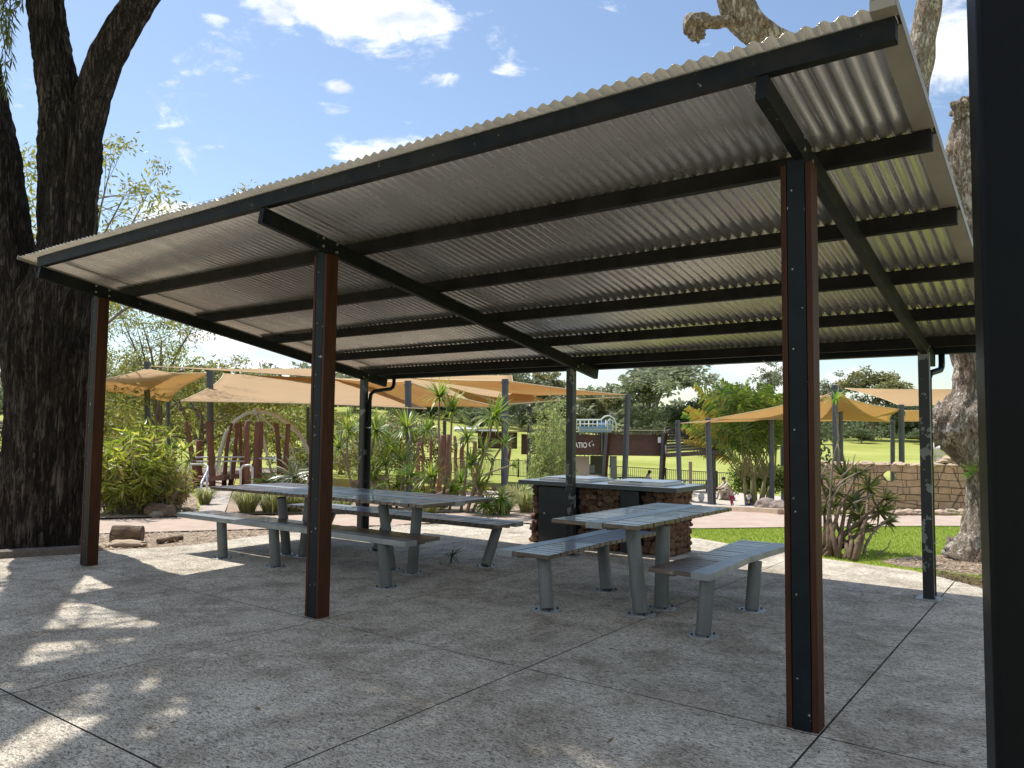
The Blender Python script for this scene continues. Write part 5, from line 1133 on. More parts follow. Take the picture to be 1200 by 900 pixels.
def kbox(px0, px1, py0, py1, d0, thick, name, m, parent=None, bev=0):
    """box facing the picnic area: front face at depth d0"""
    d0 += KD; a = at(px0, py0, d0); b = at(px1, py1, d0); c = (a+b)/2 + F2*thick/2; wd = abs((b-a).dot(R2)); ht = abs(a.z-b.z)
    mb = MB(); mb.box(tuple(c), (wd, thick, ht), Matrix.Rotation(YAW, 3, 'Z')); return mb.build(name, m, parent or kr, bevel=bev)
kbox(560, 783, 501.6, 504.6, -.6, 7.0, 'roof', mat('pale_roof_edge', (.5, .44, .37), .6))
kbox(560, 781, 504.9, 508.2, -.5, .15, 'gutter', mat('brown_gutter', (.13, .10, .08), .6))
fb = kbox(611, 705, 508.6, 533.5, 0, .12, 'fascia_board', M_brd)
fb2 = kbox(706, 777, 509, 534.5, .1, .10, 'fascia_board', M_brd)
kbox(560, 606, 506, 526, .3, .12, 'fascia_board', M_brd)
kbox(630, 690.5, 534, 575, .8, .12, 'wall', M_beige)
kbox(692, 708, 534, 575, 2.2, .12, 'wall', mat('olive_panel', (.14, .15, .10), .7))
kbox(716, 722.5, 534.6, 580, .2, .25, 'wall_end', mat('grey_green_trim', (.17, .19, .15), .7))
sv = kbox(688, 706, 556.5, 559, .2, .4, 'serving_shelf', M_stain)
kbox(690, 697, 545, 556, 1.4, .3, 'window', mat('kiosk_glass', (.10, .13, .11), .1, spec=.8))
for (xt, yt, xb, yb, m_) in ((710.5, 508, 706, 572, M_post), (714, 508, 708.5, 572, M_timber), (777, 507, 773, 575, M_post), (780.5, 507, 775.5, 575, M_timber)):
    t_, b_ = kx(xt, yt, -.35), kx(xb, yb, -.35); k = (zk-.05-t_.z)/(b_.z-t_.z); b_ = t_+(b_-t_)*k; mb = MB(); mb.bar(b_, t_, .16, .16, up=tuple(R2)); mb.build('post', m_, kr)
kbox(771, 777, 512, 519, -.3, .06, 'speaker_box', mat('white_plastic', (.75, .74, .72), .5), bev=.02)
# lettering
def text(body, loc, size, m, parent, ext=.02, bold=.0, sx=1.0):
    cu = bpy.data.curves.new('sign_letters', 'FONT'); cu.body = body; cu.size = size; cu.extrude = ext; cu.offset = bold; cu.align_x = 'LEFT'; cu.align_y = 'BOTTOM_BASELINE'
    o = bpy.data.objects.new('tmp_text', cu); COL.objects.link(o); dg = bpy.context.evaluated_depsgraph_get(); me = bpy.data.meshes.new_from_object(o.evaluated_get(dg)); bpy.data.objects.remove(o, do_unlink=True)
    me.transform(Matrix.Diagonal((sx, 1, 1, 1))); me.transform(Matrix.Rotation(R_(90), 4, 'X')); me.transform(Matrix.Rotation(YAW, 4, 'Z')); me.transform(Matrix.Translation(Vector(loc)-wloc(parent)))
    me.materials.clear(); me.materials.append(m); p = bpy.data.objects.new('sign_letters', me); COL.objects.link(p); p.parent = parent; return p
M_white = mat('white_lettering', (.80, .80, .78), .5)
tl = at(669.8, 524.4, KD-.05); text('PATIO', tuple(tl), .41, M_white, kr, .02, .014, .74)
mb = MB()  # little swash mark after the word
for pl in ([(692, 517.8), (690.4, 519.6), (690.4, 522), (692.3, 523.3)], [(692.6, 517.4), (694.2, 517.2)]):
    mb.tube([at(x, y, KD-.06) for x, y in pl], [.02, .04, .045, .03][:len(pl)], 6)
mb.blob(at(695.2, 521.2, KD-.06), (.06, .04, .06), amp=.1, sub=2)
mb.build('sign_mark', M_white, kr, smooth=True)
# slatted pergola roof running down to the right of the kiosk
pg = thing('pergola', (kx(836, 575, -1).x, kx(836, 575, -1).y, gz(*kx(836, 575, -1).xy[:])), 'dark slatted pergola roof sloping down to the right of the kiosk', 'pergola')
T0, T1_, B0, B1 = kx(779, 503, 1.5), kx(790, 504.5, 1.5), kx(781, 533.5, -2.0), kx(846, 529.5, -2.0)
for (p0, p1) in ((T0, B0), (T1_, B1)): mb = MB(); mb.bar(p0, p1, .12, .18); mb.build('rafter', M_timber if p0 is T1_ else M_dk2, pg)
mb = MB()
for k in range(9):
    q = (k+.3)/9; a = T0.lerp(B0, q)+Vector((0, 0, .12)); b = T1_.lerp(B1, q)+Vector((0, 0, .12)); mb.bar(a, b+(b-a)*.05, .36, .10)
mb.build('battens', M_dk2, pg)
mb = MB(); mb.bar(B0, B1+(B1-B0)*.02, .15, .22); mb.build('edge_beam', M_dk2, pg)
e = kx(836.5, 530, -1.9); mb = MB(); mb.bar((e.x, e.y, gz(e.x, e.y)), e, .16, .16, up=tuple(R2)); mb.build('post', M_dk2, pg)
# picnic tables and bollard by the kiosk
def small_table(px, d, label):
    p = at(px, 560, d); z = gz(p.x, p.y); r = thing('cafe_table', (p.x, p.y, z), label, 'picnic table', 'dark picnic tables at the kiosk', rz=0)
    Mz = Matrix.Rotation(YAW, 3, 'Z')
    def bb(dx, dy, dz, s, name): c = Vector((p.x, p.y, z))+R2*dx+F2*dy+Vector((0, 0, dz)); mb = MB(); mb.box(tuple(c), s, Mz); mb.build(name, M_dk2, r)
    bb(0, 0, .74, (2.0, .75, .05), 'tabletop'); bb(0, -.65, .45, (2.0, .26, .05), 'seat'); bb(0, .65, .45, (2.0, .26, .05), 'seat')
    for s in (-.7, .7): bb(s, 0, .365, (.07, .12, .70), 'leg'); bb(s, 0, .37, (.06, 1.5, .06), 'crossbar')
small_table(740, 48.0, 'dark picnic table left of the seated woman'); small_table(789, 48.0, 'dark picnic table right of the seated woman'); small_table(815, 49.5, 'dark picnic table furthest right at the kiosk')
b = at(809, 575, 40); b.z = gz(b.x, b.y); t = at(809, 541, 40); mb = MB(); mb.tube([b, t], .09, 10, lump=.1); o = mb.build('timber_bollard', mat('weathered_bollard', (.22, .19, .13), .85), None, origin=tuple(b)); tag(o, 'weathered round timber bollard right of the kiosk tables', 'bollard')
# blue slide frame beyond the kiosk
M_blue = mat('faded_blue_plastic', (.12, .24, .42), .5, var=(.2, .3, .42), vscale=2); M_pale = mat('pale_grey_tube', (.55, .58, .6), .5)
p = at(705, 505, 68); wf = thing('play_tower', (p.x, p.y, gz(p.x, p.y)), 'blue and pale grey play tower with tube rails above the kiosk roof', 'play tower')
for pl, m_, r in (([(676, 503), (676, 492), (704, 492), (709, 488), (714, 487), (719, 490), (722, 497), (722, 505)], M_pale, .07), ([(676, 497), (716, 497)], M_pale, .05), ([(712, 505), (712, 494), (715, 491), (718, 493), (718, 505)], M_pale, .06)): pipe(wf, pl, 68, r, 'rail', m_)
for x in range(680, 716, 5): pipe(wf, [(x, 492), (x, 548)], 68.4, .05, 'upright', M_blue if x % 2 else M_pale)
a, b = at(678, 503, 68.5), at(716, 503, 68.5); mb = MB(); mb.bar(a, b, 1.0, .5); mb.build('platform', M_blue, wf)
a, b = at(700, 499, 68.9), at(712, 499, 68.9); mb = MB(); mb.bar(a, b, .1, .7); mb.build('panel', M_blue, wf)
# small far buildings
def far_building(px0, px1, pyt, pyb, d, label, col, roofc, dep=8):
    a = at(px0, pyt, d); b = at(px1, pyb, d); z0_ = min(gz(a.x, a.y), b.z)-.3; r = thing('far_building', (a.x, a.y, z0_), label, 'building'); wd = (b-a).dot(R2); ht = a.z-z0_
    c = (Vector((a.x, a.y, 0))+Vector((b.x, b.y, 0)))/2+F2*dep/2; Mz = Matrix.Rotation(YAW, 3, 'Z')
    mb = MB(); mb.box((c.x, c.y, z0_+ht*.4), (abs(wd), dep, ht*.8), Mz); mb.build('wall', mat('far_wall', col, .8), r)
    mb = MB(); hw, hd = abs(wd)/2+.3, dep/2+.3; P = []
    for (x, y, z) in ((-hw, -hd, ht*.8), (hw, -hd, ht*.8), (hw, hd, ht*.8), (-hw, hd, ht*.8), (-hw, 0, ht), (hw, 0, ht)): q = c+R2*x+F2*y; P.append((q.x, q.y, z0_+z+.02))
    mb.add(P, [(0, 1, 5, 4), (2, 3, 4, 5), (0, 4, 3), (1, 2, 5), (0, 3, 2, 1)]); mb.build('roof', mat('far_roof', roofc, .6), r)
    n = max(2, int(abs(wd)/3))
    for k in range(n): q = c+R2*(-hw+.3+(k+.5)*abs(wd)/n)-F2*(dep/2+.02); mb = MB(); mb.box((q.x, q.y, z0_+ht*.45), (1.2, .06, ht*.3), Mz); mb.build('window', mat('far_window', (.08, .1, .12), .2), r)
far_building(815, 838, 500, 512, 150, 'pale low building under the far trees right of the big gum', (.6, .6, .6), (.45, .48, .5))
far_building(534, 556, 500, 512, 116, 'white shed at the top of the field left of centre', (.75, .75, .72), (.6, .62, .64), 5)
far_building(562, 580, 503, 512, 117, 'grey and white shed beside the white one at the field top', (.5, .52, .52), (.7, .7, .7), 5)
a = kx(640, 505, -3)

# ================================================================ STONE WALL
def stone_mat():
    m = bpy.data.materials.new('sandstone_blocks'); m.use_nodes = True; t = m.node_tree; b = t.nodes['Principled BSDF']; b.inputs['Roughness'].default_value = .9
    tcn = N(t, 'ShaderNodeTexCoord'); mpn = N(t, 'ShaderNodeMapping'); mpn.inputs['Rotation'].default_value = (R_(90), 0, 0)
    uvn = N(t, 'ShaderNodeUVMap')
    nn = N(t, 'ShaderNodeTexNoise', i_Scale=1.2, i_Detail=3.0); t.links.new(uvn.outputs[0], nn.inputs['Vector'])
    ad = N(t, 'ShaderNodeVectorMath', operation='MULTIPLY_ADD'); t.links.new(nn.outputs['Color'], ad.inputs[0]); ad.inputs[1].default_value = (.22, .16, 0); t.links.new(uvn.outputs[0], ad.inputs[2])
    br = N(t, 'ShaderNodeTexBrick'); br.offset_frequency = 2; br.squash = .65; br.squash_frequency = 3
    for k, v in (('Scale', 1.0), ('Mortar Size', .009), ('Mortar Smooth', .3), ('Brick Width', .5), ('Row Height', .19), ('Bias', -.2)): br.inputs[k].default_value = v
    br.inputs['Color1'].default_value = (.50, .31, .24, 1); br.inputs['Color2'].default_value = (.38, .24, .185, 1); br.inputs['Mortar'].default_value = (.10, .06, .045, 1); t.links.new(ad.outputs[0], br.inputs['Vector'])
    n2 = N(t, 'ShaderNodeTexNoise', i_Scale=6.0, i_Detail=8.0, i_Roughness=.7); t.links.new(uvn.outputs[0], n2.inputs['Vector'])
    vo = N(t, 'ShaderNodeTexVoronoi', feature='DISTANCE_TO_EDGE', i_Scale=1.1); t.links.new(ad.outputs[0], vo.inputs['Vector'])
    cr_ = N(t, 'ShaderNodeMapRange'); cr_.inputs[1].default_value = .0; cr_.inputs[2].default_value = .018; cr_.inputs[3].default_value = .3; t.links.new(vo.outputs['Distance'], cr_.inputs[0])
    q = N(t, 'ShaderNodeMapRange'); q.inputs[1].default_value = .3; q.inputs[2].default_value = .7; q.inputs[3].default_value = .7; q.inputs[4].default_value = 1.2; t.links.new(n2.outputs['Fac'], q.inputs[0])
    ml = N(t, 'ShaderNodeMath', operation='MULTIPLY'); t.links.new(q.outputs[0], ml.inputs[0]); t.links.new(cr_.outputs[0], ml.inputs[1])
    mx = N(t, 'ShaderNodeMix', data_type='RGBA', blend_type='MULTIPLY'); mx.inputs['Factor'].default_value = 1; t.links.new(br.outputs['Color'], mx.inputs[6]); t.links.new(ml.outputs[0], mx.inputs[7]); t.links.new(mx.outputs[2], b.inputs['Base Color'])
    h = N(t, 'ShaderNodeMath', operation='MULTIPLY_ADD'); t.links.new(br.outputs['Fac'], h.inputs[0]); h.inputs[1].default_value = -1.5; t.links.new(n2.outputs['Fac'], h.inputs[2])
    bb = N(t, 'ShaderNodeBump'); bb.inputs['Distance'].default_value = .04; t.links.new(h.outputs[0], bb.inputs['Height']); t.links.new(bb.outputs[0], b.inputs['Normal']); return m
def stone_wall():
    # plan line of the wall, arc length as u; outline with an uneven top and a round peep hole
    WD = 21.5; pl = [(935, 22.6), (963, 22.2), (1000, 21.6), (1050, 21.0), (1100, 20.6), (1145, 20.4), (1200, 20.4)]
    P = [at(x, 560, d) for x, d in pl]; P = [Vector((p.x, p.y, 0)) for p in P]; cum = [0]
    for a, b in zip(P[:-1], P[1:]): cum.append(cum[-1]+(b-a).length)
    def pt(u):
        for i in range(len(P)-1):
            if u <= cum[i+1] or i == len(P)-2: return P[i].lerp(P[i+1], (u-cum[i])/(cum[i+1]-cum[i]))
    tot = cum[-1]; px_of = lambda u: np.interp(u, cum, [q[0] for q in pl])
    zt = lambda u: at(float(px_of(u)), 0, 1).z*0 + (CH - (float(np.interp(px_of(u), [935, 1000, 1050, 1145, 1200], [544, 545, 545.5, 547.5, 548]))-(506.9+.0109*(px_of(u)-600)))*float(np.interp(u, cum, [q[1] for q in pl]))/CF)
    zb = -.9
    hu = np.interp(1041.5, [q[0] for q in pl], cum); hz = zt(hu)-.30; hr = .15
    nu = int(tot/.09); nv = 16; rnd = random.Random(3)
    root = thing('stone_wall', (P[2].x, P[2].y, gz(P[2].x, P[2].y)), 'curved sandstone block wall with a round peep hole', 'wall')
    bm = bmesh.new(); uvl = bm.loops.layers.uv.new('UVMap')
    outer = [bm.verts.new((tot*i/nu, 0, zb)) for i in range(nu+1)] + [bm.verts.new((tot*(1-i/nu), 0, zt(tot*(1-i/nu))+.035*mnoise.noise(Vector((i*.35, 0, 0)))+.02*rnd.uniform(-1, 1))) for i in range(nu+1)]
    hole = [bm.verts.new((hu+hr*1.15*math.cos(k*math.pi/9)*rnd.uniform(.9, 1.1), 0, hz+hr*math.sin(k*math.pi/9)*rnd.uniform(.9, 1.1))) for k in range(18)]
    eo = [bm.edges.new((outer[i], outer[(i+1) % len(outer)])) for i in range(len(outer))]; eh = [bm.edges.new((hole[i], hole[(i+1) % 18])) for i in range(18)]
    bmesh.ops.triangle_fill(bm, use_beauty=True, use_dissolve=False, edges=eo+eh)
    for zc in np.arange(zb+.2, 2, .2): bmesh.ops.bisect_plane(bm, geom=bm.verts[:]+bm.edges[:]+bm.faces[:], plane_co=(0, 0, zc), plane_no=(0, 0, 1))
    bm.verts.ensure_lookup_table(); front = bm.faces[:]
    ret = bmesh.ops.extrude_face_region(bm, geom=front); back = [v for v in ret['geom'] if isinstance(v, bmesh.types.BMVert)]
    bset = set(back)
    uv0 = {v: (v.co.x, v.co.z) for v in bm.verts}
    for v in bm.verts:
        u, z = v.co.x, v.co.z; p = pt(u); q = pt(min(u+.05, tot)); r = pt(max(u-.05, 0)); tn = (q-r).normalized(); nrm = Vector((-tn.y, tn.x, 0))
        off = (.42 if v in bset else 0)+.03*mnoise.noise(Vector((u*2.2, z*3, 5 if v in bset else 0))); v.co = p+nrm*off+Vector((0, 0, z))
    for f in bm.faces:
        for l in f.loops: l[uvl].uv = uv0[l.vert]
    bmesh.ops.recalc_face_normals(bm, faces=bm.faces[:])
    me = bpy.data.meshes.new('blocks'); bm.to_mesh(me); bm.free(); me.transform(Matrix.Translation(-Vector(root.location))); me.materials.append(stone_mat()); o = bpy.data.objects.new('blocks', me); COL.objects.link(o); o.parent = root
    mb = MB()
    for i in range(int(tot/.42)):
        u = (i+.5)*.42; p = pt(u); tn = (pt(min(u+.1, tot))-pt(max(u-.1, 0))).normalized(); nrm = Vector((-tn.y, tn.x, 0)); mb.blob(tuple(p+nrm*.2+Vector((0, 0, zt(u)+.02))), (rnd.uniform(.19, .23), .25, rnd.uniform(.05, .09)), seed=i, amp=.45, sub=3, rz=math.atan2(tn.y, tn.x))
    for c in ((1106, 540.5), (1112, 538), (1118, 541)): q = at(*c, 20.8); mb.blob(q, (.16, .16, .07), seed=c[0], amp=.4)
    mb.build('coping_stones', M_edge, root)
stone_wall()
# pale rounded sculpture behind the wall
p = at(1100, 527, 25); mb = MB(); mb.blob(p, (.30, .26, .22), seed=4, amp=.35, sub=4); z0_ = gz(p.x, p.y); q = at(1094, 530, 25); mb.tube([(p.x, p.y, z0_), p, q], [.16, .14, .1], 10)
o = mb.build('pale_sculpture', mat('pale_fibreglass', (.62, .60, .56), .7, bump=.3, bscale=20), None, smooth=True, origin=(p.x, p.y, z0_)); tag(o, 'pale rounded play sculpture peeking over the stone wall', 'sculpture')

# ================================================================ EDGING STONES, BOULDERS, LOGS
rnd = random.Random(9); k = 0
ORD = 'first second third fourth fifth sixth seventh eighth ninth tenth eleventh twelfth thirteenth fourteenth fifteenth'.split()
SX = [(968, 599.5, 1.1), (985, 600.5, .9), (1003, 601, .9), (1018, 601.5, .8), (1032, 602, 1.0), (1044, 602, .8), (1053, 602.5, .9), (1064, 602.3, 1.0), (1076, 602.5, .9), (1086, 603, .7), (1103, 602.5, .9), (1115, 602, 1.1), (1116, 597.5, .9), (1130, 602, 1.0), (1148, 602.5, 1.0)]
for (x, y, s) in SX:
    b = G(x, y+1); mb = MB(); mb.blob((b.x, b.y, b.z+.04), (.11*s*1.3, .10, .065*s), seed=x, amp=.35, sub=3, rz=YAW+rnd.uniform(-.3, .3)); o = mb.build('edging_stone', M_edge, None, origin=tuple(b))
    o['group'] = 'edging stones along the path below the stone wall'; o['category'] = 'stone'; k += 1; o['label'] = ORD[k-1]+' rounded sandstone edging stone from the left in the row below the stone wall'
# raised kerb of the play paving
pl = GP([(700, 597.6), (760, 597.3), (840, 598), (880, 600), (918, 602.8), (963, 603.3)]); mb = MB()
for a, b in zip(pl[:-1], pl[1:]): mb.bar((*a, gz(*a)+.035), (*b, gz(*b)+.035), .22, .12)
o = mb.build('play_area_kerb', M_edge); o['kind'] = 'structure'
def boulder(px, py, r, label, seed, m=None, name='boulder', grp=None, amp=.35, sub=4):
    b = G(px, py); mb = MB(); mb.blob((b.x, b.y, b.z+r[2]*.55), r, seed=seed, amp=amp, sub=sub, rz=YAW); o = mb.build(name, m or M_rock, None, smooth=True, origin=tuple(b)); return tag(o, label, 'boulder' if name == 'boulder' else 'rock', grp)
M_rock = mat('brown_grey_rock', (.17, .13, .11), .9, var=(.32, .26, .22), vscale=3, bump=1.2, bscale=9)
boulder(899, 597, (.30, .26, .20), 'large brown boulder left part of the pair beside the toddler', 3)
boulder(914, 598.5, (.24, .2, .15), 'smaller boulder touching the large one, cut by the front right post', 6)
boulder(2, 634, (.26, .22, .17), 'rounded rock at the left edge beside the dark gum trunk', 8)
boulder(186, 606, (.15, .12, .07), 'flat stone at the foot of the clumping bush', 9, name='flat_stone')
boulder(148, 640, (.25, .10, .05), 'flat orange stone in front of the short log', 12, m=M_edge, name='flat_stone')
boulder(435, 573, (.5, .35, .28), 'low brown boulder seen right of the front left post above the table', 14)
boulder(590, 576, (.5, .35, .16), 'pale flat boulder behind the dracaenas', 15)
M_cut = mat('cut_log_bark', (.07, .045, .03), .9, var=(.24, .16, .10), vscale=7, bump=1, bscale=18)
M_end = mat('log_end_grain', (.10, .075, .055), .9, var=(.2, .15, .11), vscale=14, bump=.5, bscale=30)
def lying_log(a, b, r, label, seed, name='short_log', hgt=None):
    A, B = G(*a), G(*b); d = (B-A).normalized(); up = Vector((0, 0, r*.8)); o_ = A
    root = thing(name, tuple(A), label, 'log'); mb = MB(); mb.tube([A+up, A.lerp(B, .5)+up*1.05, B+up], [r, r*1.05, r*.9], 18, lump=.55, lsc=7, seed=seed); mb.build('bark', M_cut, root, smooth=False)
    mb = MB(); mb.tube([A+up-d*.004, A+up-d*.001], r*.86, 16); mb.tube([B+up+d*.001, B+up+d*.004], r*.82, 16); mb.build('end_grain', M_end, root)
lying_log((131, 637), (166, 636.5), .115, 'short weathered log lying in the leaf litter right of the left post', 1)
lying_log((185, 637), (213, 633), .035, 'thin split log at the edge of the patio', 2, 'thin_log')
lying_log((176, 604), (200, 606), .115, 'sawn log lying under the brown bush with its dark end showing', 3, 'sawn_log')
mb = MB(); a, b = G(-30, 655), G(97, 647.5); mb.bar((a.x, a.y, .03), (b.x, b.y, .03), .2, .09); o = mb.build('timber_sleeper', mat('grey_sleeper', (.17, .14, .115), .9, var=(.10, .08, .07), vscale=5, bump=.8, bscale=25, stretch=(1, 4, 4)), None, origin=tuple((a+b)/2*1), bevel=.01); tag(o, 'grey timber sleeper lying in front of the dark gum trunk', 'sleeper')

# ================================================================ WHITE UTILITY
def ute():
    d = 74; p = at(352, 547, d); z = gz(p.x, p.y); root = thing('parked_car', (p.x, p.y, z), 'white double cab utility parked beyond the arch', 'car')
    Mw = mat('white_car_paint', (.75, .76, .77), .25, coat=.5); Mg = mat('tinted_glass', (.02, .03, .035), .1, spec=.8); Mt = mat('tyre_rubber', (.02, .02, .02), .8)
    prof = [(-2.6, .45), (-2.62, 1.05), (-1.0, 1.1), (-.85, 1.12), (-.55, 1.68), (-.35, 1.74), (.75, 1.74), (.95, 1.7), (1.55, 1.18), (2.5, 1.02), (2.66, .85), (2.68, .45)]
    hd = Vector(R2)*.93+F2*(-.37); hd.normalize(); sd = Vector((-hd.y, hd.x, 0)); O = Vector((p.x, p.y, z))
    def W(x, y, z_): return tuple(O+hd*x+sd*y+Vector((0, 0, z_)))
    mb = MB(); n = len(prof)
    V = []
    for s in (-1, 1):
        for (x, h) in prof: V.append(W(x, s*(.92 if h < 1.2 else .74), h))
    mb.add(V, [tuple(range(n)), tuple(range(2*n-1, n-1, -1))]+[(i, n+i, n+(i+1) % n, (i+1) % n) for i in range(n)]); body = mb.build('body', Mw, root, bevel=.05)
    for s in (-1, 1):
        for q in ([(-.62, 1.2), (-.42, 1.62), (.1, 1.64), (.1, 1.2)], [(.16, 1.2), (.16, 1.64), (.75, 1.62), (1.2, 1.2)]):
            mb = MB(); mb.add([W(x, s*(.935 if h < 1.3 else .80), h) for x, h in q]+[W(x, s*(.90 if h < 1.3 else .765), h) for x, h in q], [(0, 1, 2, 3), (4, 5, 6, 7), (0, 1, 5, 4), (1, 2, 6, 5), (2, 3, 7, 6), (3, 0, 4, 7)]); mb.build('window', Mg, root)
    mb = MB(); mb.add([W(.98, -.68, 1.70), W(.98, .68, 1.70), W(1.56, .8, 1.22), W(1.56, -.8, 1.22)]+[W(1.02, -.68, 1.72), W(1.02, .68, 1.72), W(1.60, .8, 1.24), W(1.60, -.8, 1.24)], [(0, 1, 2, 3), (4, 5, 6, 7), (0, 1, 5, 4), (1, 2, 6, 5), (2, 3, 7, 6), (3, 0, 4, 7)]); mb.build('windscreen', Mg, root)
    for x in (-1.6, 1.65):
        for s in (-1, 1):
            c = Vector(W(x, s*.86, .40)); mb = MB(); mb.tube([c-sd*.13, c+sd*.13], .40, 18); wh = mb.build('wheel', Mt, root); mb = MB(); mb.tube([c+sd*s*.131, c+sd*s*.14], .24, 14); mb.build('rim', M_gal2, wh)
    for s in (-.65, .65): mb = MB(); mb.box(W(2.64, s, .88), (.12, .3, .16), Matrix.Rotation(math.atan2(hd.y, hd.x), 3, 'Z')); mb.build('headlight', M_pale, root)
    mb = MB(); mb.box(W(2.66, 0, .82), (.1, .7, .22), Matrix.Rotation(math.atan2(hd.y, hd.x), 3, 'Z')); mb.build('grille', Mg, root)
ute()

# ================================================================ PEOPLE
def skin_chain(name, joints, edges, m, parent, root_i=0, sub=2):
    me = bpy.data.meshes.new(name); off = wloc(parent); me.from_pydata([tuple(Vector(j[0])-off) for j in joints], edges, []); me.materials.append(m)
    o = bpy.data.objects.new(name, me); COL.objects.link(o); o.parent = parent
    sk = o.modifiers.new('skin', 'SKIN'); sk.use_smooth_shade = True
    for i, j in enumerate(joints):
        v = me.skin_vertices[0].data[i]; r = j[1]; v.radius = (r, r) if not hasattr(r, '__len__') else r
        v.use_root = (i == root_i)
    s = o.modifiers.new('sub', 'SUBSURF'); s.levels = sub; s.render_levels = sub; return o
def person(px, py, d, label, H, face, pose, skin, top, bottom, hair, z=None, cat='person', hair_len=.1, cap=None, shoes=None):
    """face: heading angle; pose: dict of local joint positions in metres for a body of height 1 (x forward, y left, z up)"""
    b = at(px, py, d); b.z = gz(b.x, b.y) if z is None else z; root = thing('person', tuple(b), label, cat)
    c, s = math.cos(face), math.sin(face)
    def W(p): return Vector((b.x+(p[0]*c-p[1]*s)*H, b.y+(p[0]*s+p[1]*c)*H, b.z+p[2]*H))
    J = pose; ch = J.get('k', 1.0)
    names = ['pelvis', 'waist', 'chest', 'neck', 'head0', 'head1']; R = dict(pelvis=.075, waist=.062, chest=.08, neck=.03, head0=.05, head1=.055)
    joints = []; idx = {}
    def add(n, p, r): idx[n] = len(joints); joints.append((W(p), r*H)); return idx[n]
    for n in names: add(n, J[n], R[n]*(ch if n.startswith('head') else 1))
    E = [(0, 1), (1, 2), (2, 3), (3, 4), (4, 5)]
    for sd_ in ('l', 'r'):
        ys = 1 if sd_ == 'l' else -1
        add('sh'+sd_, J['sh'+sd_], .035); add('el'+sd_, J['el'+sd_], .026); add('wr'+sd_, J['wr'+sd_], .019); add('ha'+sd_, J['ha'+sd_], .022); E += [(2, idx['sh'+sd_]), (idx['sh'+sd_], idx['el'+sd_]), (idx['el'+sd_], idx['wr'+sd_]), (idx['wr'+sd_], idx['ha'+sd_])]
        add('hi'+sd_, J['hi'+sd_], .055); add('kn'+sd_, J['kn'+sd_], .037); add('an'+sd_, J['an'+sd_], .024); add('to'+sd_, J['to'+sd_], .022); E += [(0, idx['hi'+sd_]), (idx['hi'+sd_], idx['kn'+sd_]), (idx['kn'+sd_], idx['an'+sd_]), (idx['an'+sd_], idx['to'+sd_])]
    skin_chain('body', joints, E, skin, root)
    def garment(nm, keys, edges, m, grow):
        jj = []
        for k in keys:
            i = idx[k]; jj.append((joints[i][0], joints[i][1]*grow+.004*H))
        skin_chain(nm, jj, edges, m, root)
    garment('shirt', ['pelvis', 'waist', 'chest', 'shl', 'ell', 'shr', 'elr', 'neck'], [(0, 1), (1, 2), (2, 3), (3, 4), (2, 5), (5, 6)], top, 1.14) if False else garment('shirt', ['pelvis', 'waist', 'chest', 'shl', 'ell', 'shr', 'elr'], [(0, 1), (1, 2), (2, 3), (3, 4), (2, 5), (5, 6)], top, 1.16)
    garment('trousers', ['pelvis', 'hil', 'knl', 'anl', 'hir', 'knr', 'anr'], [(0, 1), (1, 2), (2, 3), (0, 4), (4, 5), (5, 6)], bottom, 1.2)
    h = W((J['head1'][0]-.012, J['head1'][1], J['head1'][2]+.012)); r = .066*H*ch
    mb = MB(); mb.blob(h, (r, r, r*.95), amp=.12, sub=3); 
    if hair_len > .08: mb.tube([h-Vector((0, 0, r*.2)), W((J['head1'][0]-.05, J['head1'][1], J['head1'][2]-.04)), W((J['neck'][0]-.06, J['neck'][1], J['neck'][2]-.02))], [r*.8, r*.6, r*.3], 8)
    mb.build('hair', cap or hair, root, smooth=True)
    if cap:
        f = W((J['head1'][0]+.075, J['head1'][1], J['head1'][2]+.01)); mb = MB(); mb.tube([W((J['head1'][0]+.02, J['head1'][1], J['head1'][2]+.02)), f], [r*.75, r*.5], 10, flat=.25); mb.build('cap_brim', cap, root)
    fx = J['head0']; mb = MB(); n_ = W((J['head1'][0]+.058*ch, J['head1'][1], J['head1'][2]-.02)); mb.blob(n_, (.012*H, .010*H, .014*H), amp=0, sub=1); mb.build('nose', skin, root)
    mb = MB()
    for ys in (-1, 1): mb.blob(W((J['head1'][0]+.052*ch, J['head1'][1]+ys*.022*ch, J['head1'][2]-.004)), (.006*H,)*3, amp=0, sub=1)
    mb.build('eyes', M_dark, root)
    mb = MB()
    for sd_ in ('l', 'r'):
        hp = Vector(joints[idx['ha'+sd_]][0]); wp = Vector(joints[idx['wr'+sd_]][0]); dv = (hp-wp).normalized(); sv_ = dv.cross(Vector((0, 0, 1))).normalized() if abs(dv.z) < .95 else Vector((1, 0, 0))
        for q in range(4): e0 = hp+sv_*(q-1.5)*.010*H; mb.tube([e0, e0+dv*(.026+.004*(q in (1, 2)))*H+Vector((0, 0, -.006*H))], [.006*H, .004*H], 5)
        mb.tube([hp+sv_*.018*H-dv*.01*H, hp+sv_*.034*H+dv*.012*H], [.006*H, .004*H], 5)
    mb.build('fingers', skin, root, smooth=True)
    mb = MB()
    for sd_ in ('l', 'r'): a_ = joints[idx['an'+sd_]][0]; t_ = joints[idx['to'+sd_]][0]; mb.tube([a_-Vector((0, 0, .01*H)), a_.lerp(t_, .5), t_], [.03*H, .032*H, .024*H], 8)
    mb.build('shoes', shoes or M_dk2, root, smooth=True)
    return root
M_skin = mat('skin', (.55, .34, .26), .6)
M_hblond = mat('blond_hair', (.42, .26, .11), .7); M_hdark = mat('dark_hair', (.03, .02, .015), .6)
M_pink = mat('magenta_leggings', (.50, .03, .12), .8); M_lpink = mat('pale_pink_top', (.70, .50, .50), .8); M_wh = mat('white_cotton', (.75, .72, .68), .8)
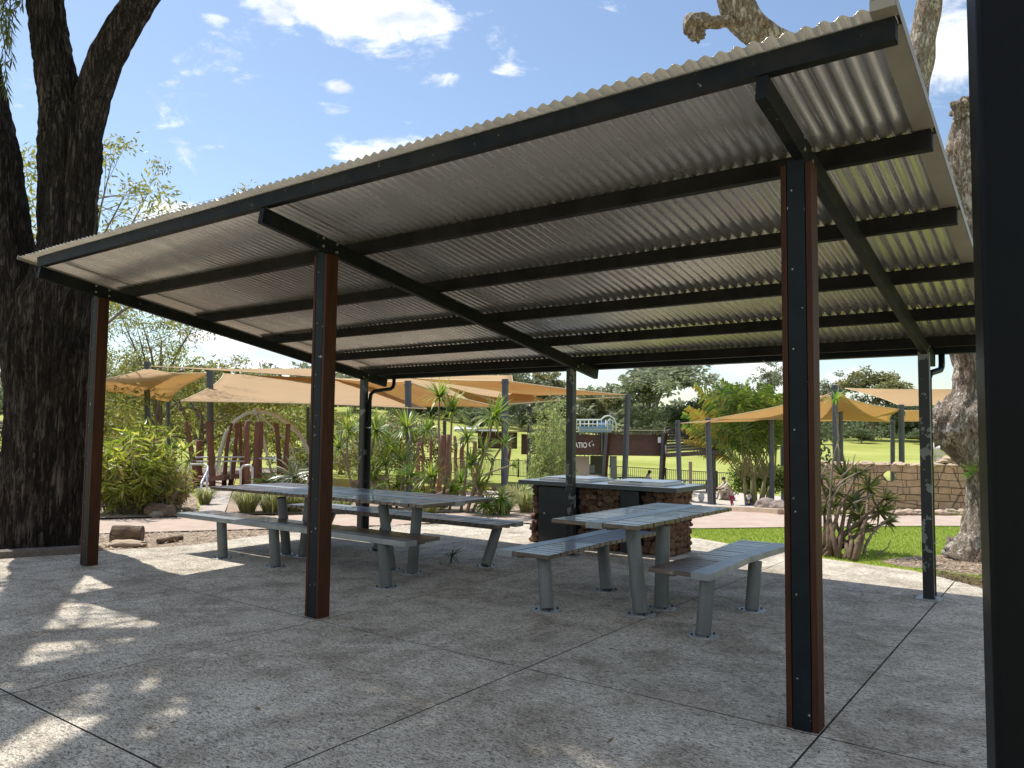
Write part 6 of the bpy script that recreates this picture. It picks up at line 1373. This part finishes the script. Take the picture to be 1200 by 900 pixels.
stand = dict(pelvis=(0, 0, .50), waist=(.01, 0, .60), chest=(.03, 0, .72), neck=(.045, 0, .81), head0=(.06, 0, .87), head1=(.075, 0, .925), shl=(.03, .10, .76), shr=(.03, -.10, .76), ell=(.11, .13, .63), elr=(.12, -.13, .64), wrl=(.22, .10, .60), wrr=(.24, -.10, .62), hal=(.255, .09, .60), har=(.275, -.09, .62), hil=(0, .05, .47), hir=(0, -.05, .47), knl=(.07, .06, .27), knr=(-.03, -.055, .27), anl=(.03, .06, .045), anr=(-.11, -.055, .055), tol=(.10, .065, .015), tor=(-.04, -.06, .015), k=1.25)
sit = dict(pelvis=(0, 0, .30), waist=(.02, 0, .40), chest=(.06, 0, .52), neck=(.10, 0, .60), head0=(.13, 0, .66), head1=(.15, 0, .71), shl=(.07, .11, .56), shr=(.07, -.11, .56), ell=(.17, .14, .43), elr=(.18, -.14, .43), wrl=(.29, .08, .40), wrr=(.30, -.07, .40), hal=(.33, .06, .39), har=(.34, -.05, .39), hil=(.02, .055, .28), hir=(.02, -.055, .28), knl=(.27, .08, .30), knr=(.27, -.08, .29), anl=(.25, .085, .045), anr=(.33, -.08, .045), tol=(.33, .09, .015), tor=(.41, -.09, .015), k=1.0)
LEFT = YAW+math.pi
person(857.5, 592, 41, 'small girl with fair hair, pale pink top and magenta leggings running on the paving', 1.02, LEFT+.1, stand, M_skin, M_lpink, M_pink, M_hblond, hair_len=.1)
kd = dict(sit); kd['k'] = 1.35
person(877.5, 594, 40.5, 'toddler in pale top sitting on a small ride on toy beside the boulder', .95, YAW+math.pi/2-.3, kd, M_skin, mat('pale_grey_top', (.6, .58, .58), .8), mat('navy_shorts', (.03, .05, .12), .8), M_hdark, hair_len=.05)
p = at(877.5, 594, 40.5); p.z = gz(p.x, p.y); ro = thing('ride_on_toy', tuple(p), 'yellow and blue ride on toy under the toddler', 'toy')
hx = Vector((math.cos(YAW+math.pi/2-.3), math.sin(YAW+math.pi/2-.3), 0)); hy = Vector((-hx.y, hx.x, 0)); My_ = mat('yellow_orange_plastic', (.75, .33, .02), .4); Mbl = mat('blue_plastic', (.03, .10, .35), .4)
mb = MB(); mb.tube([p-hx*.2+Vector((0, 0, .2)), p+Vector((0, 0, .18)), p+hx*.28+Vector((0, 0, .22))], [.07, .06, .075], 10); mb.build('body', My_, ro, smooth=True)
for (a_, b_) in ((-.18, .15), (-.18, -.15), (.26, .11), (.26, -.11)): c = p+hx*a_+hy*b_+Vector((0, 0, .09)); mb = MB(); mb.tube([c-hy*.035, c+hy*.035], .09, 12); mb.build('wheel', Mbl, ro)
mb = MB(); c = p+hx*.26+Vector((0, 0, .36)); mb.tube([p+hx*.26+Vector((0, 0, .22)), c], .02, 6); mb.tube([c-hy*.14, c+hy*.14], .018, 6); mb.build('handlebar', Mbl, ro)
# adult sitting on a low rock at the edge of the grass
p = at(851, 580, 45); p.z = gz(p.x, p.y); mb = MB(); mb.blob((p.x+.1, p.y, p.z+.2), (.4, .35, .3), seed=5, amp=.3, sub=4); o = mb.build('seat_rock', M_rock, None, smooth=True, origin=tuple(p)); tag(o, 'low rock the dark haired adult sits on', 'rock')
person(852.5, 580, 45, 'dark haired adult in pale clothes sitting on a low rock beside the hedge', 1.72, LEFT+.15, sit, M_skin, M_wh, mat('beige_trousers', (.45, .38, .30), .8), M_hdark, hair_len=.05, z=p.z+.02)
p = at(757, 575, 47.1); p.z = gz(p.x, p.y)
person(757, 575, 47.15, 'woman in a dark cap and white top sitting at a kiosk picnic table', 1.65, YAW+.2, sit, M_skin, M_wh, M_dk2, M_hdark, z=p.z+.0, cap=mat('dark_cap', (.02, .02, .03), .7), hair_len=.1)
p2 = at(822, 588, 42); p2.z = gz(p2.x, p2.y); mb = MB(); mb.blob((p2.x, p2.y, p2.z+.3), (.17, .17, .24), seed=2, amp=.15, sub=3); o = mb.build('white_bag', mat('white_bag_fabric', (.7, .68, .68), .8, bump=.5, bscale=12), None, smooth=True, origin=tuple(p2)); tag(o, 'white bag standing left of the leaning sail post', 'bag')
bd = at(806.5, 553, 43.8); bd.z = at(806.5, 555.5, 43.8).z

# ================================================================ LITTER ON THE PATIO, GRASS BLADES
def fallen():
    b = G(529, 658); rng = np.random.default_rng(3); S = rosette((b.x, b.y, .05), (.3, 0, 1), 18, .24, .02, rng, droop=.9, up=.5)
    S = [[[np.array([q[0], q[1], max(q[2], .004+.002*(i % 5))]) for q in r] for r in s] for i, s in enumerate(S)]
    o = stripmesh('fallen_dracaena_head', S, M_dracd, None, origin=tuple(b)); tag(o, 'fallen spiky dracaena head lying on the patio behind the long table', 'leaves')
fallen()
M_lit = leafmat('litter_leaves', [(.08, .05, .03), (.16, .10, .05), (.25, .17, .09), (.05, .035, .025)], .1)
rng = np.random.default_rng(17)
def litter(name, poly, n, L, label, m, zb=.004, seed=1):
    rng = np.random.default_rng(seed); xs_ = [p[0] for p in poly]; ys_ = [p[1] for p in poly]; out = []
    while len(out) < n:
        x, y = rng.uniform(min(xs_), max(xs_)), rng.uniform(min(ys_), max(ys_)); c = False
        for i in range(len(poly)):
            (xa, ya), (xb, yb) = poly[i], poly[i-1]
            if (ya > y) != (yb > y) and x < (xb-xa)*(y-ya)/(yb-ya)+xa: c = not c
        if c: out.append((x, y, gz(x, y)+zb+rng.uniform(0, .006)))
    P = np.array(out); d = rng.normal(size=(n, 3)); d[:, 2] *= .12; d = unit(d); side = unit(np.cross(d, np.array([0, 0, 1.])+rng.normal(size=(n, 3))*.25)); Lx = L*rng.uniform(.4, 1.5, n)[:, None]; w_ = Lx*rng.uniform(.12, .4, n)[:, None]
    V = np.stack([P, P+d*Lx*.45+side*w_/2, P+d*Lx, P+d*Lx*.45-side*w_/2], 1).reshape(-1, 3); V[:, 2] = np.maximum(V[:, 2], .0015+P.repeat(4, 0)[:, 2]*0 + (g(V[:, 0], V[:, 1])+zb*.4))
    o = quadmesh(name, V, n, m, None); o['kind'] = 'stuff'; o['label'] = label; return o
litter('leaf_litter', [(-9, 2), (0, 2), (1.5, 6), (-1, 8.5), (-5, 10), (-8, 9)], 420, .038, 'scattered dead leaves and bits on the patio', M_lit, .003, 2)
M_chip = leafmat('bark_chips', [(.20, .14, .09), (.38, .29, .20), (.56, .46, .35), (.26, .18, .12)], .05)
litter('bark_chips', bedL[:-3]+[(-12, 2)], 9000, .055, 'pale leaf litter and bark chips on the garden bed', M_chip, .001, 3)
litter('bark_chips', GP([(1040, 657), (1075, 652), (1150, 650.5), (1180, 651), (1180, 674), (1130, 671), (1085, 665), (1050, 662)]), 3500, .045, 'bark chips round the gnarled tree', M_chip, .002, 4)
litter('bark_chips', GP([(1095, 668.5), (1150, 678.5), (1220, 691), (1220, 701), (1150, 689), (1105, 677)]), 1500, .05, 'dark bark chips along the patio edge', M_lit, .003, 5)
litter('bark_chips', GP([(-40, 610), (0, 610), (115, 607), (220, 604), (230, 603), (228, 586), (150, 585), (0, 588)]), 4000, .07, 'leaf litter round the clumping bushes', M_chip, .018, 6)
# near lawn blades
lp = GP([(780, 618.8), (822, 619.8), (963, 617.8), (1100, 616.8), (1200, 617.5)])+[(1.2, 7.9), (-.74, 8.86), (-1.5, 9.5), (-2.5, 9.72), (-3.6, 10.08), (-4.3, 10.39)]
rngb = np.random.default_rng(8); n = 70000; xs_ = rngb.uniform(-6, 2, n*2); ys_ = rngb.uniform(7.9, 14.5, n*2)
ins = np.zeros(len(xs_), bool)
for i in range(len(lp)):
    (xa, ya), (xb, yb) = lp[i], lp[i-1]; cnd = ((ya > ys_) != (yb > ys_)) & (xs_ < (xb-xa)*(ys_-ya)/((yb-ya) if abs(yb-ya) > 1e-9 else 1e-9)+xa); ins ^= cnd
mu = GP([(1032, 657), (1045, 654), (1075, 651.5), (1110, 650), (1180, 650), (1250, 655), (1260, 672), (1180, 676), (1130, 672), (1085, 666), (1050, 663)])
inm = np.zeros(len(xs_), bool)
for i in range(len(mu)):
    (xa, ya), (xb, yb) = mu[i], mu[i-1]; inm ^= ((ya > ys_) != (yb > ys_)) & (xs_ < (xb-xa)*(ys_-ya)/((yb-ya) if abs(yb-ya) > 1e-9 else 1e-9)+xa)
ins &= ~inm; xs_, ys_ = xs_[ins], ys_[ins]; n = len(xs_); P = np.stack([xs_, ys_, g(xs_, ys_)-.012], 1); d = unit(np.stack([rngb.normal(size=n)*.45, rngb.normal(size=n)*.45, np.ones(n)], 1)); Lb = rngb.uniform(.02, .045, n)
V = leaf_quads(P, d, Lb, .006, rngb); o = quadmesh('lawn_grass', V, n, leafmat('grass_blades', [(.15, .25, .03), (.22, .34, .05), (.30, .38, .08), (.34, .36, .12)], .4), None); o['kind'] = 'stuff'; o['label'] = 'short bright lawn grass beside the patio'
